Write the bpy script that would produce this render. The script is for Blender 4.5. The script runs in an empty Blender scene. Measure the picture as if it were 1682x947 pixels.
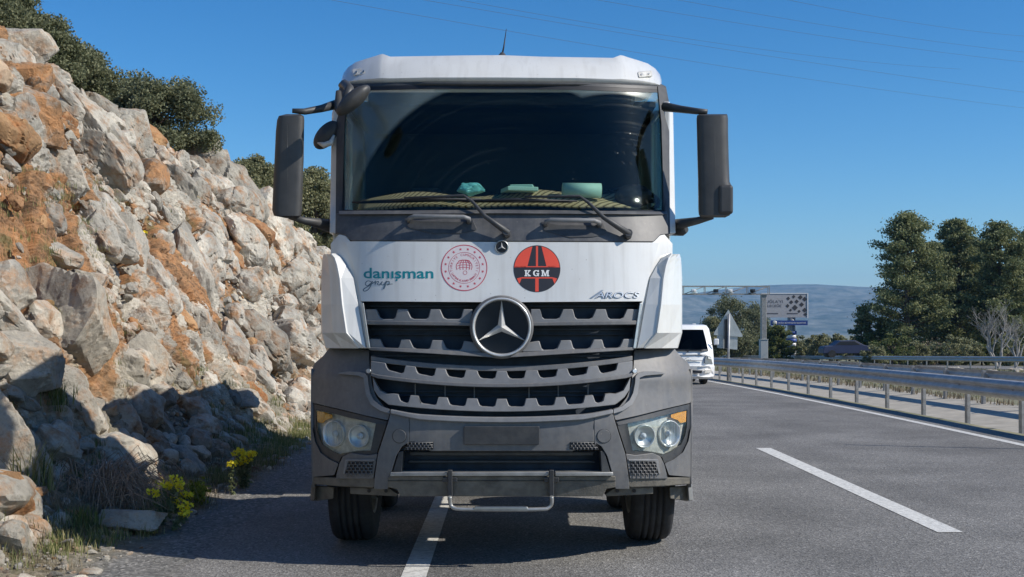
import bpy, bmesh, math, random
import numpy as np
from mathutils import Vector, Matrix
R = math.radians
random.seed(7); np.random.seed(7)
scene = bpy.context.scene
COL = scene.collection

# ------------------------------------------------------------ camera, light, exposure
HAZE = 1.0e-4
CAMH, F, VX, VY = 1.55, 2050.0, 830.0, 545.0
cam = bpy.data.cameras.new('camera'); camo = bpy.data.objects.new('camera', cam); COL.objects.link(camo)
camo.location = (0, 0, CAMH); camo.rotation_euler = (R(90), 0, 0)
cam.sensor_width = 36; cam.lens = 36*F/1682
cam.shift_x = (841-VX)/1682; cam.shift_y = (VY-473.5)/1682
cam.clip_start = .1; cam.clip_end = 20000
scene.camera = camo
SUN = Vector((1.25, -.36, 1.0)).normalized()
SUN_EL = math.asin(SUN.z); SUN_AZ = math.atan2(SUN.x, SUN.y)
w = bpy.data.worlds.new('World'); scene.world = w; w.use_nodes = True
nt = w.node_tree
sky = nt.nodes.new('ShaderNodeTexSky'); sky.sky_type = 'NISHITA'; sky.sun_disc = False
sky.sun_elevation = SUN_EL; sky.sun_rotation = SUN_AZ
sky.altitude = 600; sky.air_density = 1.0; sky.dust_density = .35; sky.ozone_density = 4.0
bg = nt.nodes['Background']; hsv = nt.nodes.new('ShaderNodeHueSaturation'); hsv.inputs['Saturation'].default_value = 1.30; hsv.inputs['Hue'].default_value = .497
nt.links.new(sky.outputs[0], hsv.inputs['Color']); nt.links.new(hsv.outputs[0], bg.inputs[0]); bg.inputs[1].default_value = .09
gam = nt.nodes.new('ShaderNodeGamma'); gam.inputs[1].default_value = 1.2; nt.links.new(hsv.outputs[0], gam.inputs[0]); nt.links.new(gam.outputs[0], bg.inputs[0])
sl = bpy.data.lights.new('sun', 'SUN'); sl.energy = 5.0; sl.angle = R(.55); sl.color = (1, .94, .85)
so = bpy.data.objects.new('sun', sl); COL.objects.link(so)
so.rotation_euler = (-SUN).to_track_quat('-Z', 'Y').to_euler()
scene.view_settings.view_transform = 'Standard'; scene.view_settings.look = 'None'
scene.view_settings.exposure = 0.08; scene.view_settings.gamma = 1

# ------------------------------------------------------------ helpers
def tag(o, label=None, cat=None, group=None, kind=None):
    if label: o['label'] = label
    if cat: o['category'] = cat
    if group: o['group'] = group
    if kind: o['kind'] = kind
    return o
def empty(name, loc, label, cat, group=None, rz=0):
    o = bpy.data.objects.new(name, None); COL.objects.link(o); o.location = loc; o.rotation_euler = (0, 0, rz)
    o.empty_display_size = .1
    return tag(o, label, cat, group)
def link(name, me, mat, parent=None, world=False):
    o = bpy.data.objects.new(name, me); COL.objects.link(o)
    if mat is not None:
        for m in (mat if isinstance(mat, (list, tuple)) else [mat]): me.materials.append(m)
    if parent is not None:
        o.parent = parent
        if world and parent.type == 'EMPTY': o.matrix_parent_inverse = Matrix.Translation(parent.location).inverted()
    return o
def copy_tree(o, parent=None):
    c = o.copy(); COL.objects.link(c)
    if parent is not None: c.parent = parent
    for ch in list(o.children): copy_tree(ch, c)
    return c
def bigmesh(name, V, Fq, smooth=False, attrs=None):
    me = bpy.data.meshes.new(name); V = np.asarray(V, np.float32); Fq = np.asarray(Fq, np.int32)
    n = Fq.shape[1]; me.vertices.add(len(V)); me.vertices.foreach_set('co', V.ravel())
    me.loops.add(Fq.size); me.loops.foreach_set('vertex_index', Fq.ravel())
    me.polygons.add(len(Fq)); me.polygons.foreach_set('loop_start', np.arange(0, Fq.size, n, dtype=np.int32))
    me.polygons.foreach_set('use_smooth', np.full(len(Fq), smooth, bool))
    me.update(calc_edges=True)
    for k, a in (attrs or {}).items():
        at = me.attributes.new(k, 'FLOAT', 'POINT'); at.data.foreach_set('value', np.asarray(a, np.float32))
    return me
class MB:
    def __init__(s): s.v = []; s.f = []; s.sm = []
    def add(s, vs, fs, smooth=False):
        b = len(s.v); s.v += [tuple(v) for v in vs]
        for f in fs: s.f.append(tuple(i+b for i in f)); s.sm.append(smooth)
        return s
    def box(s, c, d, rz=0, M=None):
        x, y, z = d[0]/2, d[1]/2, d[2]/2
        vs = [Vector((sx*x, sy*y, sz*z)) for sx in (-1, 1) for sy in (-1, 1) for sz in (-1, 1)]
        if M is not None: vs = [M @ v for v in vs]
        if rz: vs = [Matrix.Rotation(rz, 3, 'Z') @ v for v in vs]
        vs = [v+Vector(c) for v in vs]
        return s.add(vs, [(0, 1, 3, 2), (4, 6, 7, 5), (0, 4, 5, 1), (2, 3, 7, 6), (0, 2, 6, 4), (1, 5, 7, 3)])
    def tube(s, pts, r, n=8, caps=True):
        pts = [Vector(p) for p in pts]; rs = r if isinstance(r, (list, tuple)) else [r]*len(pts)
        rings = []; up = None
        for i, p in enumerate(pts):
            t = (pts[min(i+1, len(pts)-1)]-pts[max(i-1, 0)])
            if t.length < 1e-9: t = Vector((0, 0, 1))
            t.normalize()
            if up is None:
                up = Vector((0, 0, 1)) if abs(t.z) < .9 else Vector((1, 0, 0))
            a = t.cross(up)
            if a.length < 1e-6: a = t.orthogonal()
            a.normalize(); b = a.cross(t); up = b
            rings.append([p+(a*math.cos(2*math.pi*k/n)+b*math.sin(2*math.pi*k/n))*rs[i] for k in range(n)])
        vs = [v for rg in rings for v in rg]; fs = []
        for i in range(len(pts)-1):
            for k in range(n): fs.append((i*n+k, i*n+(k+1) % n, (i+1)*n+(k+1) % n, (i+1)*n+k))
        s.add(vs, fs, True)
        if caps:
            b = len(s.v)-len(vs)
            s.f.append(tuple(b+k for k in range(n))[::-1]); s.sm.append(False)
            s.f.append(tuple(b+(len(pts)-1)*n+k for k in range(n))); s.sm.append(False)
        return s
    def cyl(s, a, b, r, n=20, r2=None): return s.tube([a, b], [r, r if r2 is None else r2], n)
    def lathe(s, c, axis, prof, n=32):   # prof: (radius, along)
        ax = Vector(axis).normalized(); u = ax.orthogonal().normalized(); v = ax.cross(u); c = Vector(c)
        vs = [c+ax*h+(u*math.cos(2*math.pi*k/n)+v*math.sin(2*math.pi*k/n))*r for r, h in prof for k in range(n)]
        fs = [(i*n+k, i*n+(k+1) % n, (i+1)*n+(k+1) % n, (i+1)*n+k) for i in range(len(prof)-1) for k in range(n)]
        return s.add(vs, fs, True)
    def mesh(s, name):
        me = bpy.data.meshes.new(name); me.from_pydata(s.v, [], s.f)
        me.polygons.foreach_set('use_smooth', s.sm); me.validate(); me.update()
        bm = bmesh.new(); bm.from_mesh(me); bmesh.ops.recalc_face_normals(bm, faces=bm.faces); bm.to_mesh(me); bm.free()
        return me
    def build(s, name, mat, parent=None, world=False, bevel=0, seg=2):
        o = link(name, s.mesh(name), mat, parent, world)
        if bevel: add_bevel(o, bevel, seg)
        return o
def add_bevel(o, wdt, seg=2, ang=35):
    m = o.modifiers.new('bevel', 'BEVEL'); m.width = wdt; m.segments = seg; m.limit_method = 'ANGLE'; m.angle_limit = R(ang)
    m.harden_normals = False
    return o
def smooth_noise(p, scale, seed=0):
    """value noise in 3D on numpy points (n,3)"""
    q = p/scale; i = np.floor(q).astype(np.int64); f = q-i; f = f*f*(3-2*f)
    def h(a):
        n = (a[:, 0]*73856093) ^ (a[:, 1]*19349663) ^ (a[:, 2]*83492791) ^ (seed*2654435761 & 0x7fffffff)
        n = (n ^ (n >> 13))*1274126177 & 0x7fffffff; n = (n ^ (n >> 16)) & 0xffff
        return n/65535.0
    r = 0
    for dx in (0, 1):
        for dy in (0, 1):
            for dz in (0, 1):
                wt = (f[:, 0] if dx else 1-f[:, 0])*(f[:, 1] if dy else 1-f[:, 1])*(f[:, 2] if dz else 1-f[:, 2])
                r = r+wt*h(i+np.array([dx, dy, dz]))
    return r*2-1
def fbm(p, scale, oct=4, seed=0):
    a = 1; s = 0; t = 0
    for k in range(oct): s = s+a*smooth_noise(p, scale/2**k, seed+k*17); t += a; a *= .5
    return s/t
def hash3(a, seed, k):
    n = (a[:, 0]*73856093) ^ (a[:, 1]*19349663) ^ (a[:, 2]*83492791) ^ (seed*7919+k*104729)
    n = (n ^ (n >> 13))*1274126177 & 0x7fffffff; n = ((n ^ (n >> 15))*668265263) & 0x7fffffff; n = (n ^ (n >> 13)) & 0xffff
    return n/65535.0
def worley(p, scale, seed=0):
    q = p/scale; i = np.floor(q).astype(np.int64)
    N = len(q); f1 = np.full(N, 9.); f2 = np.full(N, 9.); cid = np.zeros((N, 3), np.int64); cen = np.zeros((N, 3))
    for dx in (-1, 0, 1):
        for dy in (-1, 0, 1):
            for dz in (-1, 0, 1):
                c = i+np.array([dx, dy, dz])
                pt = c+np.stack([hash3(c, seed, k)*.9+.05 for k in range(3)], 1)
                d = np.sqrt(((q-pt)**2).sum(1))
                m = d < f1
                f2 = np.where(m, f1, np.minimum(f2, d)); f1 = np.where(m, d, f1)
                cid[m] = c[m]; cen[m] = pt[m]
    return f1, f2, cid, (q-cen)
def facet(p, scale, seed, tilt=1.0):
    f1, f2, cid, rel = worley(p, scale, seed)
    h = hash3(cid, seed, 11)*2-1
    g = np.stack([hash3(cid, seed, 12+k)*2-1 for k in range(3)], 1)
    return h*.5+tilt*(g*rel).sum(1), f2-f1, cid

# ------------------------------------------------------------ materials
MATS = {}
def nodes(m): return m.node_tree.nodes, m.node_tree.links
def mat(name, col, rough=.5, metal=0, var=.0, vscale=4, bump=0, bscale=60, spec=None, col2=None, dirt=None, dirt_amt=.0, dirt_scale=2.5, coat=0, specks=0, spcol=(.3, .27, .22)):
    if name in MATS: return MATS[name]
    m = bpy.data.materials.new(name); m.use_nodes = True; N, L = nodes(m); b = N['Principled BSDF']
    b.inputs['Roughness'].default_value = rough; b.inputs['Metallic'].default_value = metal
    if spec is not None: b.inputs['Specular IOR Level'].default_value = spec
    if coat: b.inputs['Coat Weight'].default_value = coat; b.inputs['Coat Roughness'].default_value = .06
    tc = N.new('ShaderNodeTexCoord')
    c1 = (*col, 1); c2 = (*(col2 if col2 else [min(1, c*(1+var)) for c in col]), 1)
    n = N.new('ShaderNodeTexNoise'); n.inputs['Scale'].default_value = vscale; n.inputs['Detail'].default_value = 6
    L.new(tc.outputs['Object'], n.inputs['Vector'])
    mx = N.new('ShaderNodeMix'); mx.data_type = 'RGBA'
    mx.inputs[6].default_value = (*[c*(1-var) for c in col], 1) if not col2 else c1; mx.inputs[7].default_value = c2
    rp = N.new('ShaderNodeMapRange'); rp.inputs[1].default_value = .35; rp.inputs[2].default_value = .65
    L.new(n.outputs[0], rp.inputs[0]); L.new(rp.outputs[0], mx.inputs[0]); out = mx.outputs[2]
    if dirt:
        n2 = N.new('ShaderNodeTexNoise'); n2.inputs['Scale'].default_value = dirt_scale; n2.inputs['Detail'].default_value = 8; n2.inputs['Roughness'].default_value = .7
        L.new(tc.outputs['Object'], n2.inputs['Vector'])
        r2 = N.new('ShaderNodeMapRange'); r2.inputs[1].default_value = .45; r2.inputs[2].default_value = .8; r2.inputs[4].default_value = dirt_amt
        L.new(n2.outputs[0], r2.inputs[0])
        m2 = N.new('ShaderNodeMix'); m2.data_type = 'RGBA'; m2.inputs[7].default_value = (*dirt, 1)
        L.new(r2.outputs[0], m2.inputs[0]); L.new(out, m2.inputs[6]); out = m2.outputs[2]
    if specks:   # insect marks, stone chips and splashes
        v = N.new('ShaderNodeTexVoronoi'); v.inputs['Scale'].default_value = 22; v.inputs['Randomness'].default_value = 1; L.new(tc.outputs['Object'], v.inputs['Vector'])
        a = N.new('ShaderNodeMapRange'); a.inputs[1].default_value = .11; a.inputs[2].default_value = .06; L.new(v.outputs['Distance'], a.inputs[0])
        sp = N.new('ShaderNodeSeparateColor'); L.new(v.outputs['Color'], sp.inputs[0]); g = N.new('ShaderNodeMath'); g.operation = 'GREATER_THAN'; g.inputs[1].default_value = .72; L.new(sp.outputs[0], g.inputs[0])
        q = N.new('ShaderNodeMath'); q.operation = 'MULTIPLY'; L.new(a.outputs[0], q.inputs[0]); L.new(g.outputs[0], q.inputs[1]); q2 = N.new('ShaderNodeMath'); q2.operation = 'MULTIPLY'; q2.inputs[1].default_value = specks; L.new(q.outputs[0], q2.inputs[0])
        # rain streaks: noise stretched down the panel
        mp = N.new('ShaderNodeMapping'); mp.inputs['Scale'].default_value = (14, 3, .9); L.new(tc.outputs['Object'], mp.inputs[0]); n5 = N.new('ShaderNodeTexNoise'); n5.inputs['Scale'].default_value = 1.5; n5.inputs['Detail'].default_value = 5; L.new(mp.outputs[0], n5.inputs['Vector'])
        r5 = N.new('ShaderNodeMapRange'); r5.inputs[1].default_value = .5; r5.inputs[2].default_value = .85; r5.inputs[4].default_value = specks*.55; L.new(n5.outputs[0], r5.inputs[0])
        mxx = N.new('ShaderNodeMath'); mxx.operation = 'MAXIMUM'; L.new(q2.outputs[0], mxx.inputs[0]); L.new(r5.outputs[0], mxx.inputs[1])
        m5 = N.new('ShaderNodeMix'); m5.data_type = 'RGBA'; m5.inputs[7].default_value = (*spcol, 1); L.new(mxx.outputs[0], m5.inputs[0]); L.new(out, m5.inputs[6]); out = m5.outputs[2]
    L.new(out, b.inputs['Base Color'])
    if bump:
        n3 = N.new('ShaderNodeTexNoise'); n3.inputs['Scale'].default_value = bscale; n3.inputs['Detail'].default_value = 4
        L.new(tc.outputs['Object'], n3.inputs['Vector'])
        bp = N.new('ShaderNodeBump'); bp.inputs['Strength'].default_value = bump; bp.inputs['Distance'].default_value = .01
        L.new(n3.outputs[0], bp.inputs['Height']); L.new(bp.outputs[0], b.inputs['Normal'])
    MATS[name] = m; return m
def ramp(N, stops):
    r = N.new('ShaderNodeValToRGB'); e = r.color_ramp.elements
    while len(e) < len(stops): e.new(.5)
    for k, (p, c) in enumerate(stops): e[k].position = p; e[k].color = (*c, 1)
    return r
WHITE = mat('truck_white', (.68, .68, .65), .3, var=.02, dirt=(.55, .5, .42), dirt_amt=.3, dirt_scale=3, coat=.5, specks=.55)
WHITE2 = mat('van_white', (.8, .8, .78), .35, var=.02)
PLAST = mat('grey_plastic', (.130, .131, .133), .5, var=.08, vscale=30, dirt=(.27, .235, .19), dirt_amt=.45, dirt_scale=4, bump=.08, bscale=400, specks=.5, spcol=(.33, .29, .24))
PLAST2 = mat('light_grey_plastic', (.195, .196, .198), .5, var=.08, vscale=20, dirt=(.26, .24, .2), dirt_amt=.35, dirt_scale=6, bump=.08, bscale=400)
DPLAST = mat('dark_plastic', (.045, .047, .05), .5, var=.1, vscale=20, dirt=(.14, .13, .11), dirt_amt=.4, dirt_scale=5, bump=.08, bscale=300)
MIRP = mat('mirror_plastic', (.045, .045, .045), .5, var=.1, vscale=15, dirt=(.16, .15, .13), dirt_amt=.25, bump=.1, bscale=350)
COWL = mat('cowl_plastic', (.075, .077, .082), .5, var=.1, vscale=12, dirt=(.2, .19, .17), dirt_amt=.55, dirt_scale=6, specks=.4, spcol=(.25, .23, .2))
BLACK = mat('black', (.012, .013, .016), .55, var=.2, vscale=8)
VOID = mat('grille_backing', (.018, .028, .045), .6, var=.3, vscale=12)
DUSTY = mat('dusty_steel', (.13, .12, .1), .75, var=.25, vscale=12, dirt=(.25, .22, .17), dirt_amt=.6, dirt_scale=9, bump=.3, bscale=80)
CHROME = mat('chrome', (.74, .74, .72), .33, .55, var=.08, vscale=20)
SATIN = mat('satin_metal', (.5, .5, .48), .38, 1, var=.1, vscale=20, dirt=(.2, .19, .16), dirt_amt=.4)
STEP = mat('step_tube', (.42, .42, .4), .45, .6, var=.15, vscale=20, dirt=(.2, .18, .15), dirt_amt=.5)
RUBBER = mat('rubber', (.022, .022, .023), .8, var=.25, vscale=12, dirt=(.09, .085, .075), dirt_amt=.35, dirt_scale=5, bump=.3, bscale=150)
ORANGE = mat('orange_lens', (.95, .36, .02), .2, var=.2, vscale=60)
REFL = mat('reflector', (.62, .60, .54), .35, .1, var=.2, vscale=30)
RIMM = mat('rim_steel', (.3, .29, .27), .55, .3, var=.2, vscale=15, dirt=(.16, .14, .1), dirt_amt=.6)
TEAL = mat('teal_print', (.0, .22, .26), .5); NAVY = mat('script_print', (.06, .10, .14), .5)
SEALR = mat('seal_red', (.52, .07, .10), .5); SEALP = mat('seal_pale', (.66, .6, .6), .45)
ORG = mat('sign_orange', (.78, .085, .045), .5, var=.05); KBLK = mat('sign_black', (.025, .026, .032), .5); KWH = mat('sign_white', (.8, .8, .78), .5)
MAT_WOVEN = None
def woven():
    m = bpy.data.materials.new('woven_mat'); m.use_nodes = True; N, L = nodes(m); b = N['Principled BSDF']; b.inputs['Roughness'].default_value = .9
    tc = N.new('ShaderNodeTexCoord'); mp = N.new('ShaderNodeMapping'); mp.inputs['Rotation'].default_value = (0, 0, R(38)); mp.inputs['Scale'].default_value = (1, 1, 1)
    L.new(tc.outputs['Object'], mp.inputs[0]); wv = N.new('ShaderNodeTexWave'); wv.inputs['Scale'].default_value = 9; wv.inputs['Distortion'].default_value = 1.2
    L.new(mp.outputs[0], wv.inputs[0]); r = ramp(N, [(0, (.10, .06, .035)), (.22, (.42, .29, .16)), (1, (.62, .45, .28))]); L.new(wv.outputs[0], r.inputs[0]); L.new(r.outputs[0], b.inputs['Base Color'])
    return m
MAT_WOVEN = woven()
def glass_mat(name, tint, dust=True, refl=1.0, alpha_extra=0, centers=()):
    m = bpy.data.materials.new(name); m.use_nodes = True; N, L = nodes(m)
    for n in list(N): N.remove(n)
    out = N.new('ShaderNodeOutputMaterial'); tr = N.new('ShaderNodeBsdfTransparent'); tr.inputs[0].default_value = (*tint, 1)
    gl = N.new('ShaderNodeBsdfGlossy'); gl.inputs['Roughness'].default_value = .045; gl.inputs[0].default_value = (.85*refl, .97*refl, .95*refl, 1)
    fr = N.new('ShaderNodeFresnel'); gb = N.new('ShaderNodeNewGeometry'); mi = N.new('ShaderNodeMapRange'); mi.inputs[3].default_value = 1.45; mi.inputs[4].default_value = 1/1.45; L.new(gb.outputs['Backfacing'], mi.inputs[0]); L.new(mi.outputs[0], fr.inputs[0])
    mx = N.new('ShaderNodeMixShader'); L.new(fr.outputs[0], mx.inputs[0]); L.new(tr.outputs[0], mx.inputs[1]); L.new(gl.outputs[0], mx.inputs[2])
    res = mx.outputs[0]
    if dust:
        geo = N.new('ShaderNodeNewGeometry'); df = N.new('ShaderNodeBsdfDiffuse'); df.inputs[0].default_value = (.42, .5, .46, 1)
        g2 = N.new('ShaderNodeBsdfGlossy'); g2.inputs['Roughness'].default_value = .28
        ad = N.new('ShaderNodeMixShader'); ad.inputs[0].default_value = .25; L.new(df.outputs[0], ad.inputs[1]); L.new(g2.outputs[0], ad.inputs[2])
        prod = None
        for (cx, cz, rad) in centers:
            s = N.new('ShaderNodeVectorMath'); s.operation = 'SUBTRACT'; L.new(geo.outputs['Position'], s.inputs[0]); s.inputs[1].default_value = (cx, 0, cz)
            ml = N.new('ShaderNodeVectorMath'); ml.operation = 'MULTIPLY'; L.new(s.outputs[0], ml.inputs[0]); ml.inputs[1].default_value = (1, 0, 1)
            ln = N.new('ShaderNodeVectorMath'); ln.operation = 'LENGTH'; L.new(ml.outputs[0], ln.inputs[0])
            mr = N.new('ShaderNodeMapRange'); mr.inputs[1].default_value = rad-.012; mr.inputs[2].default_value = rad+.02; L.new(ln.outputs['Value'], mr.inputs[0])
            # streaks left by the blade: thin concentric rings
            wv = N.new('ShaderNodeMath'); wv.operation = 'MULTIPLY'; wv.inputs[1].default_value = 1; L.new(ln.outputs['Value'], wv.inputs[0])
            nn = N.new('ShaderNodeTexNoise'); nn.noise_dimensions = '1D'; nn.inputs['Scale'].default_value = 26; nn.inputs['Detail'].default_value = 3; L.new(wv.outputs[0], nn.inputs['W'])
            st = N.new('ShaderNodeMapRange'); st.inputs[1].default_value = .52; st.inputs[2].default_value = .75; st.inputs[4].default_value = .035; L.new(nn.outputs[0], st.inputs[0])
            q = N.new('ShaderNodeMath'); q.operation = 'MAXIMUM'; L.new(mr.outputs[0], q.inputs[0]); L.new(st.outputs[0], q.inputs[1])
            if prod is None: prod = q.outputs[0]
            else:
                mm = N.new('ShaderNodeMath'); mm.operation = 'MINIMUM'; L.new(prod, mm.inputs[0]); L.new(q.outputs[0], mm.inputs[1]); prod = mm.outputs[0]
        nz = N.new('ShaderNodeTexNoise'); nz.inputs['Scale'].default_value = 3.5; nz.inputs['Detail'].default_value = 8; L.new(geo.outputs['Position'], nz.inputs['Vector'])
        vr = N.new('ShaderNodeTexVoronoi'); vr.inputs['Scale'].default_value = 16; L.new(geo.outputs['Position'], vr.inputs['Vector'])
        sp = N.new('ShaderNodeMapRange'); sp.inputs[1].default_value = .075; sp.inputs[2].default_value = .04; sp.inputs[4].default_value = .2; L.new(vr.outputs['Distance'], sp.inputs[0])
        kn = N.new('ShaderNodeMath'); kn.operation = 'GREATER_THAN'; kn.inputs[1].default_value = .54; L.new(nz.outputs[0], kn.inputs[0])
        sp2 = N.new('ShaderNodeMath'); sp2.operation = 'MULTIPLY'; L.new(sp.outputs[0], sp2.inputs[0]); L.new(kn.outputs[0], sp2.inputs[1])
        dm = N.new('ShaderNodeMath'); dm.operation = 'MULTIPLY'; L.new(nz.outputs[0], dm.inputs[0]); dm.inputs[1].default_value = .42
        d2 = N.new('ShaderNodeMath'); d2.operation = 'MULTIPLY'; L.new(prod, d2.inputs[0]); L.new(dm.outputs[0], d2.inputs[1])
        d3 = N.new('ShaderNodeMath'); d3.operation = 'ADD'; L.new(d2.outputs[0], d3.inputs[0]); L.new(sp2.outputs[0], d3.inputs[1])
        fin = N.new('ShaderNodeMixShader'); L.new(d3.outputs[0], fin.inputs[0]); L.new(res, fin.inputs[1]); L.new(ad.outputs[0], fin.inputs[2]); res = fin.outputs[0]
    L.new(res, out.inputs[0]); return m
def px2(px, py, Y): return Vector(((px-VX)*Y/F, Y, CAMH-(py-VY)*Y/F))
c1 = px2(835, 385, 8.5); c2_ = px2(1030, 388, 8.5)
GLASS = glass_mat('windscreen_glass', (.80, .86, .83), True, .6, centers=((c1.x, c1.z, 1.10), (c2_.x, c2_.z, 1.03)))
GLASS2 = glass_mat('side_glass', (.35, .45, .42), False)
LENS = glass_mat('headlight_lens', (.9, .92, .92), False, .6)
def leafmat(name, stops, rough=.75, trans=.35):
    m = bpy.data.materials.new(name); m.use_nodes = True; N, L = nodes(m); b = N['Principled BSDF']; b.inputs['Roughness'].default_value = rough
    g = N.new('ShaderNodeNewGeometry'); r = ramp(N, stops); L.new(g.outputs['Random Per Island'], r.inputs[0]); L.new(r.outputs[0], b.inputs['Base Color'])
    tl = N.new('ShaderNodeBsdfTranslucent'); L.new(r.outputs[0], tl.inputs[0]); mx = N.new('ShaderNodeMixShader'); mx.inputs[0].default_value = trans
    L.new(b.outputs[0], mx.inputs[1]); L.new(tl.outputs[0], mx.inputs[2]); L.new(mx.outputs[0], N['Material Output'].inputs[0])
    return m
OAK = leafmat('oak_leaves', [(0, (.07, .085, .04)), (.5, (.17, .185, .095)), (1, (.27, .27, .15))])
OAK2 = leafmat('olive_leaves', [(0, (.11, .12, .05)), (.5, (.22, .225, .11)), (1, (.38, .36, .2))])
PINE = leafmat('pine_needles', [(0, (.075, .10, .04)), (.5, (.18, .205, .085)), (1, (.34, .34, .16))])
PINE2 = leafmat('young_pine_needles', [(0, (.06, .09, .025)), (.5, (.11, .14, .04)), (1, (.2, .2, .07))])
DRYL = leafmat('dry_twigs', [(0, (.15, .12, .08)), (.5, (.25, .2, .13)), (1, (.36, .3, .2))]); WEED = leafmat('reserve_weed', [(0, (.10, .11, .05)), (.5, (.19, .18, .09)), (1, (.33, .29, .17))])
GRASS = leafmat('grass_blades', [(0, (.09, .12, .035)), (.5, (.18, .21, .06)), (1, (.42, .36, .18))])
YEL = leafmat('yellow_petals', [(0, (.9, .7, .02)), (1, (1, .92, .08))]); STEMG = leafmat('stem_leaves', [(0, (.1, .13, .05)), (1, (.26, .28, .15))])
LIME = leafmat('lime_leaves', [(0, (.13, .16, .02)), (1, (.34, .34, .04))])
BARK = mat('bark', (.12, .09, .065), .9, var=.3, vscale=12); PALEW = mat('bare_wood', (.36, .33, .29), .9, var=.2, vscale=12); TWIG = mat('twig', (.34, .24, .17), .9, var=.35, vscale=20)
GALV = mat('galvanised', (.40, .40, .40), .5, .35, var=.15, vscale=4, dirt=(.2, .19, .17), dirt_amt=.45, dirt_scale=3)
GALVP = mat('galvanised_post', (.33, .325, .31), .55, .3, var=.2, vscale=8, dirt=(.14, .12, .1), dirt_amt=.5)
# ------------------------------------------------------------ terrain
def drop(y):
    y = np.asarray(y, float)
    a = np.where(y < 15, 0, .0002*(np.minimum(y, 60)-15)**2)
    return -(a+np.where(y > 60, .018*(np.minimum(y, 520)-60), 0))
def dz(y): return float(drop(y))
YS = np.concatenate([np.arange(-30, 60, 1.5), np.geomspace(60, 520, 40), np.geomspace(560, 9000, 20)])
def sheet_strip(name, x0, x1, zoff, mat, y0=-30, y1=520, zs=None, kind='structure', parent=None, step=1.2):
    ys = np.unique(np.concatenate([[y0], YS[(YS > y0) & (YS < y1)], [y1]])); V = []; Fc = []
    for y in ys: V += [(x0, y, dz(y)+zoff), (x1, y, dz(y)+(zoff if zs is None else zs))]
    for i in range(len(ys)-1): Fc.append((2*i, 2*i+1, 2*i+3, 2*i+2))
    mb = MB(); mb.add(V, Fc); o = mb.build(name, mat, parent)
    if kind: tag(o, kind=kind)
    return o
def asphalt():
    m = bpy.data.materials.new('asphalt'); m.use_nodes = True; N, L = nodes(m); b = N['Principled BSDF']; b.inputs['Roughness'].default_value = .85
    b.inputs['Specular IOR Level'].default_value = .3
    tc = N.new('ShaderNodeTexCoord'); v = N.new('ShaderNodeTexVoronoi'); v.inputs['Scale'].default_value = 75; L.new(tc.outputs['Object'], v.inputs['Vector'])
    r = ramp(N, [(0, (.085, .082, .076)), (.55, (.20, .193, .18)), (.86, (.285, .275, .255)), (1, (.50, .48, .44))]); L.new(v.outputs['Color'], r.inputs[0])
    n = N.new('ShaderNodeTexNoise'); n.inputs['Scale'].default_value = .7; n.inputs['Detail'].default_value = 7; L.new(tc.outputs['Object'], n.inputs['Vector'])
    rr = N.new('ShaderNodeMapRange'); rr.inputs[1].default_value = .3; rr.inputs[2].default_value = .7; rr.inputs[3].default_value = .72; rr.inputs[4].default_value = 1.18; L.new(n.outputs[0], rr.inputs[0])
    # faint wheel tracks running along the lane
    sx = N.new('ShaderNodeSeparateXYZ'); L.new(tc.outputs['Object'], sx.inputs[0]); n2 = N.new('ShaderNodeTexNoise'); n2.noise_dimensions = '1D'; n2.inputs['Scale'].default_value = .9; L.new(sx.outputs[0], n2.inputs['W'])
    r3 = N.new('ShaderNodeMapRange'); r3.inputs[3].default_value = .78; r3.inputs[4].default_value = 1.18; L.new(n2.outputs[0], r3.inputs[0])
    mu = N.new('ShaderNodeMath'); mu.operation = 'MULTIPLY'; L.new(rr.outputs[0], mu.inputs[0]); L.new(r3.outputs[0], mu.inputs[1])
    mx = N.new('ShaderNodeVectorMath'); mx.operation = 'SCALE'; L.new(r.outputs[0], mx.inputs[0]); L.new(mu.outputs[0], mx.inputs['Scale']); L.new(mx.outputs[0], b.inputs['Base Color'])
    bp = N.new('ShaderNodeBump'); bp.inputs['Strength'].default_value = .8; bp.inputs['Distance'].default_value = .006; L.new(v.outputs['Distance'], bp.inputs['Height']); L.new(bp.outputs[0], b.inputs['Normal'])
    return m
ASPH = asphalt()
PAINT = mat('road_paint', (.68, .67, .62), .7, var=.08, vscale=10, dirt=(.2, .19, .18), dirt_amt=.95, dirt_scale=22, bump=.4, bscale=120)
CONC = mat('median_concrete', (.42, .385, .32), .9, var=.12, vscale=3, dirt=(.2, .18, .14), dirt_amt=.5, dirt_scale=2, bump=.4, bscale=50)
SCRUB = mat('scrub_ground', (.10, .11, .045), .95, col2=(.24, .22, .13), vscale=.35, dirt=(.34, .3, .22), dirt_amt=.7, dirt_scale=1.5, bump=.6, bscale=8)
# ground sheet out to the horizon
V = []; Fc = []; ys = YS; xs = [-3000, -600, -60, -20, 8.05, 8.5, 10.6, 12, 27, 60, 300, 1500, 7000]
for y in ys:
    for x in xs:
        z = dz(y)-.03
        if x <= -20: z -= 1
        if 8.4 < x < 8.6: z -= .2
        V.append((x, y, z))
nx = len(xs)
for i in range(len(ys)-1):
    for j in range(nx-1): Fc.append((i*nx+j, i*nx+j+1, (i+1)*nx+j+1, (i+1)*nx+j))
g = MB(); g.add(V, Fc, True); tag(g.build('ground', SCRUB), kind='structure')
sheet_strip('road', -2.12, 7.75, 0, ASPH)
sheet_strip('opposite_road', 29.2, 37.5, .0, ASPH)
sheet_strip('gutter', 7.75, 8.45, -.001, CONC, zs=-.17)
sheet_strip('median', 8.45, 10.9, -.17, CONC, zs=.02)
sheet_strip('edge_line', 7.02, 7.17, .004, PAINT)
sheet_strip('shoulder_line', -.66, -.50, .004, PAINT)
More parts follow.
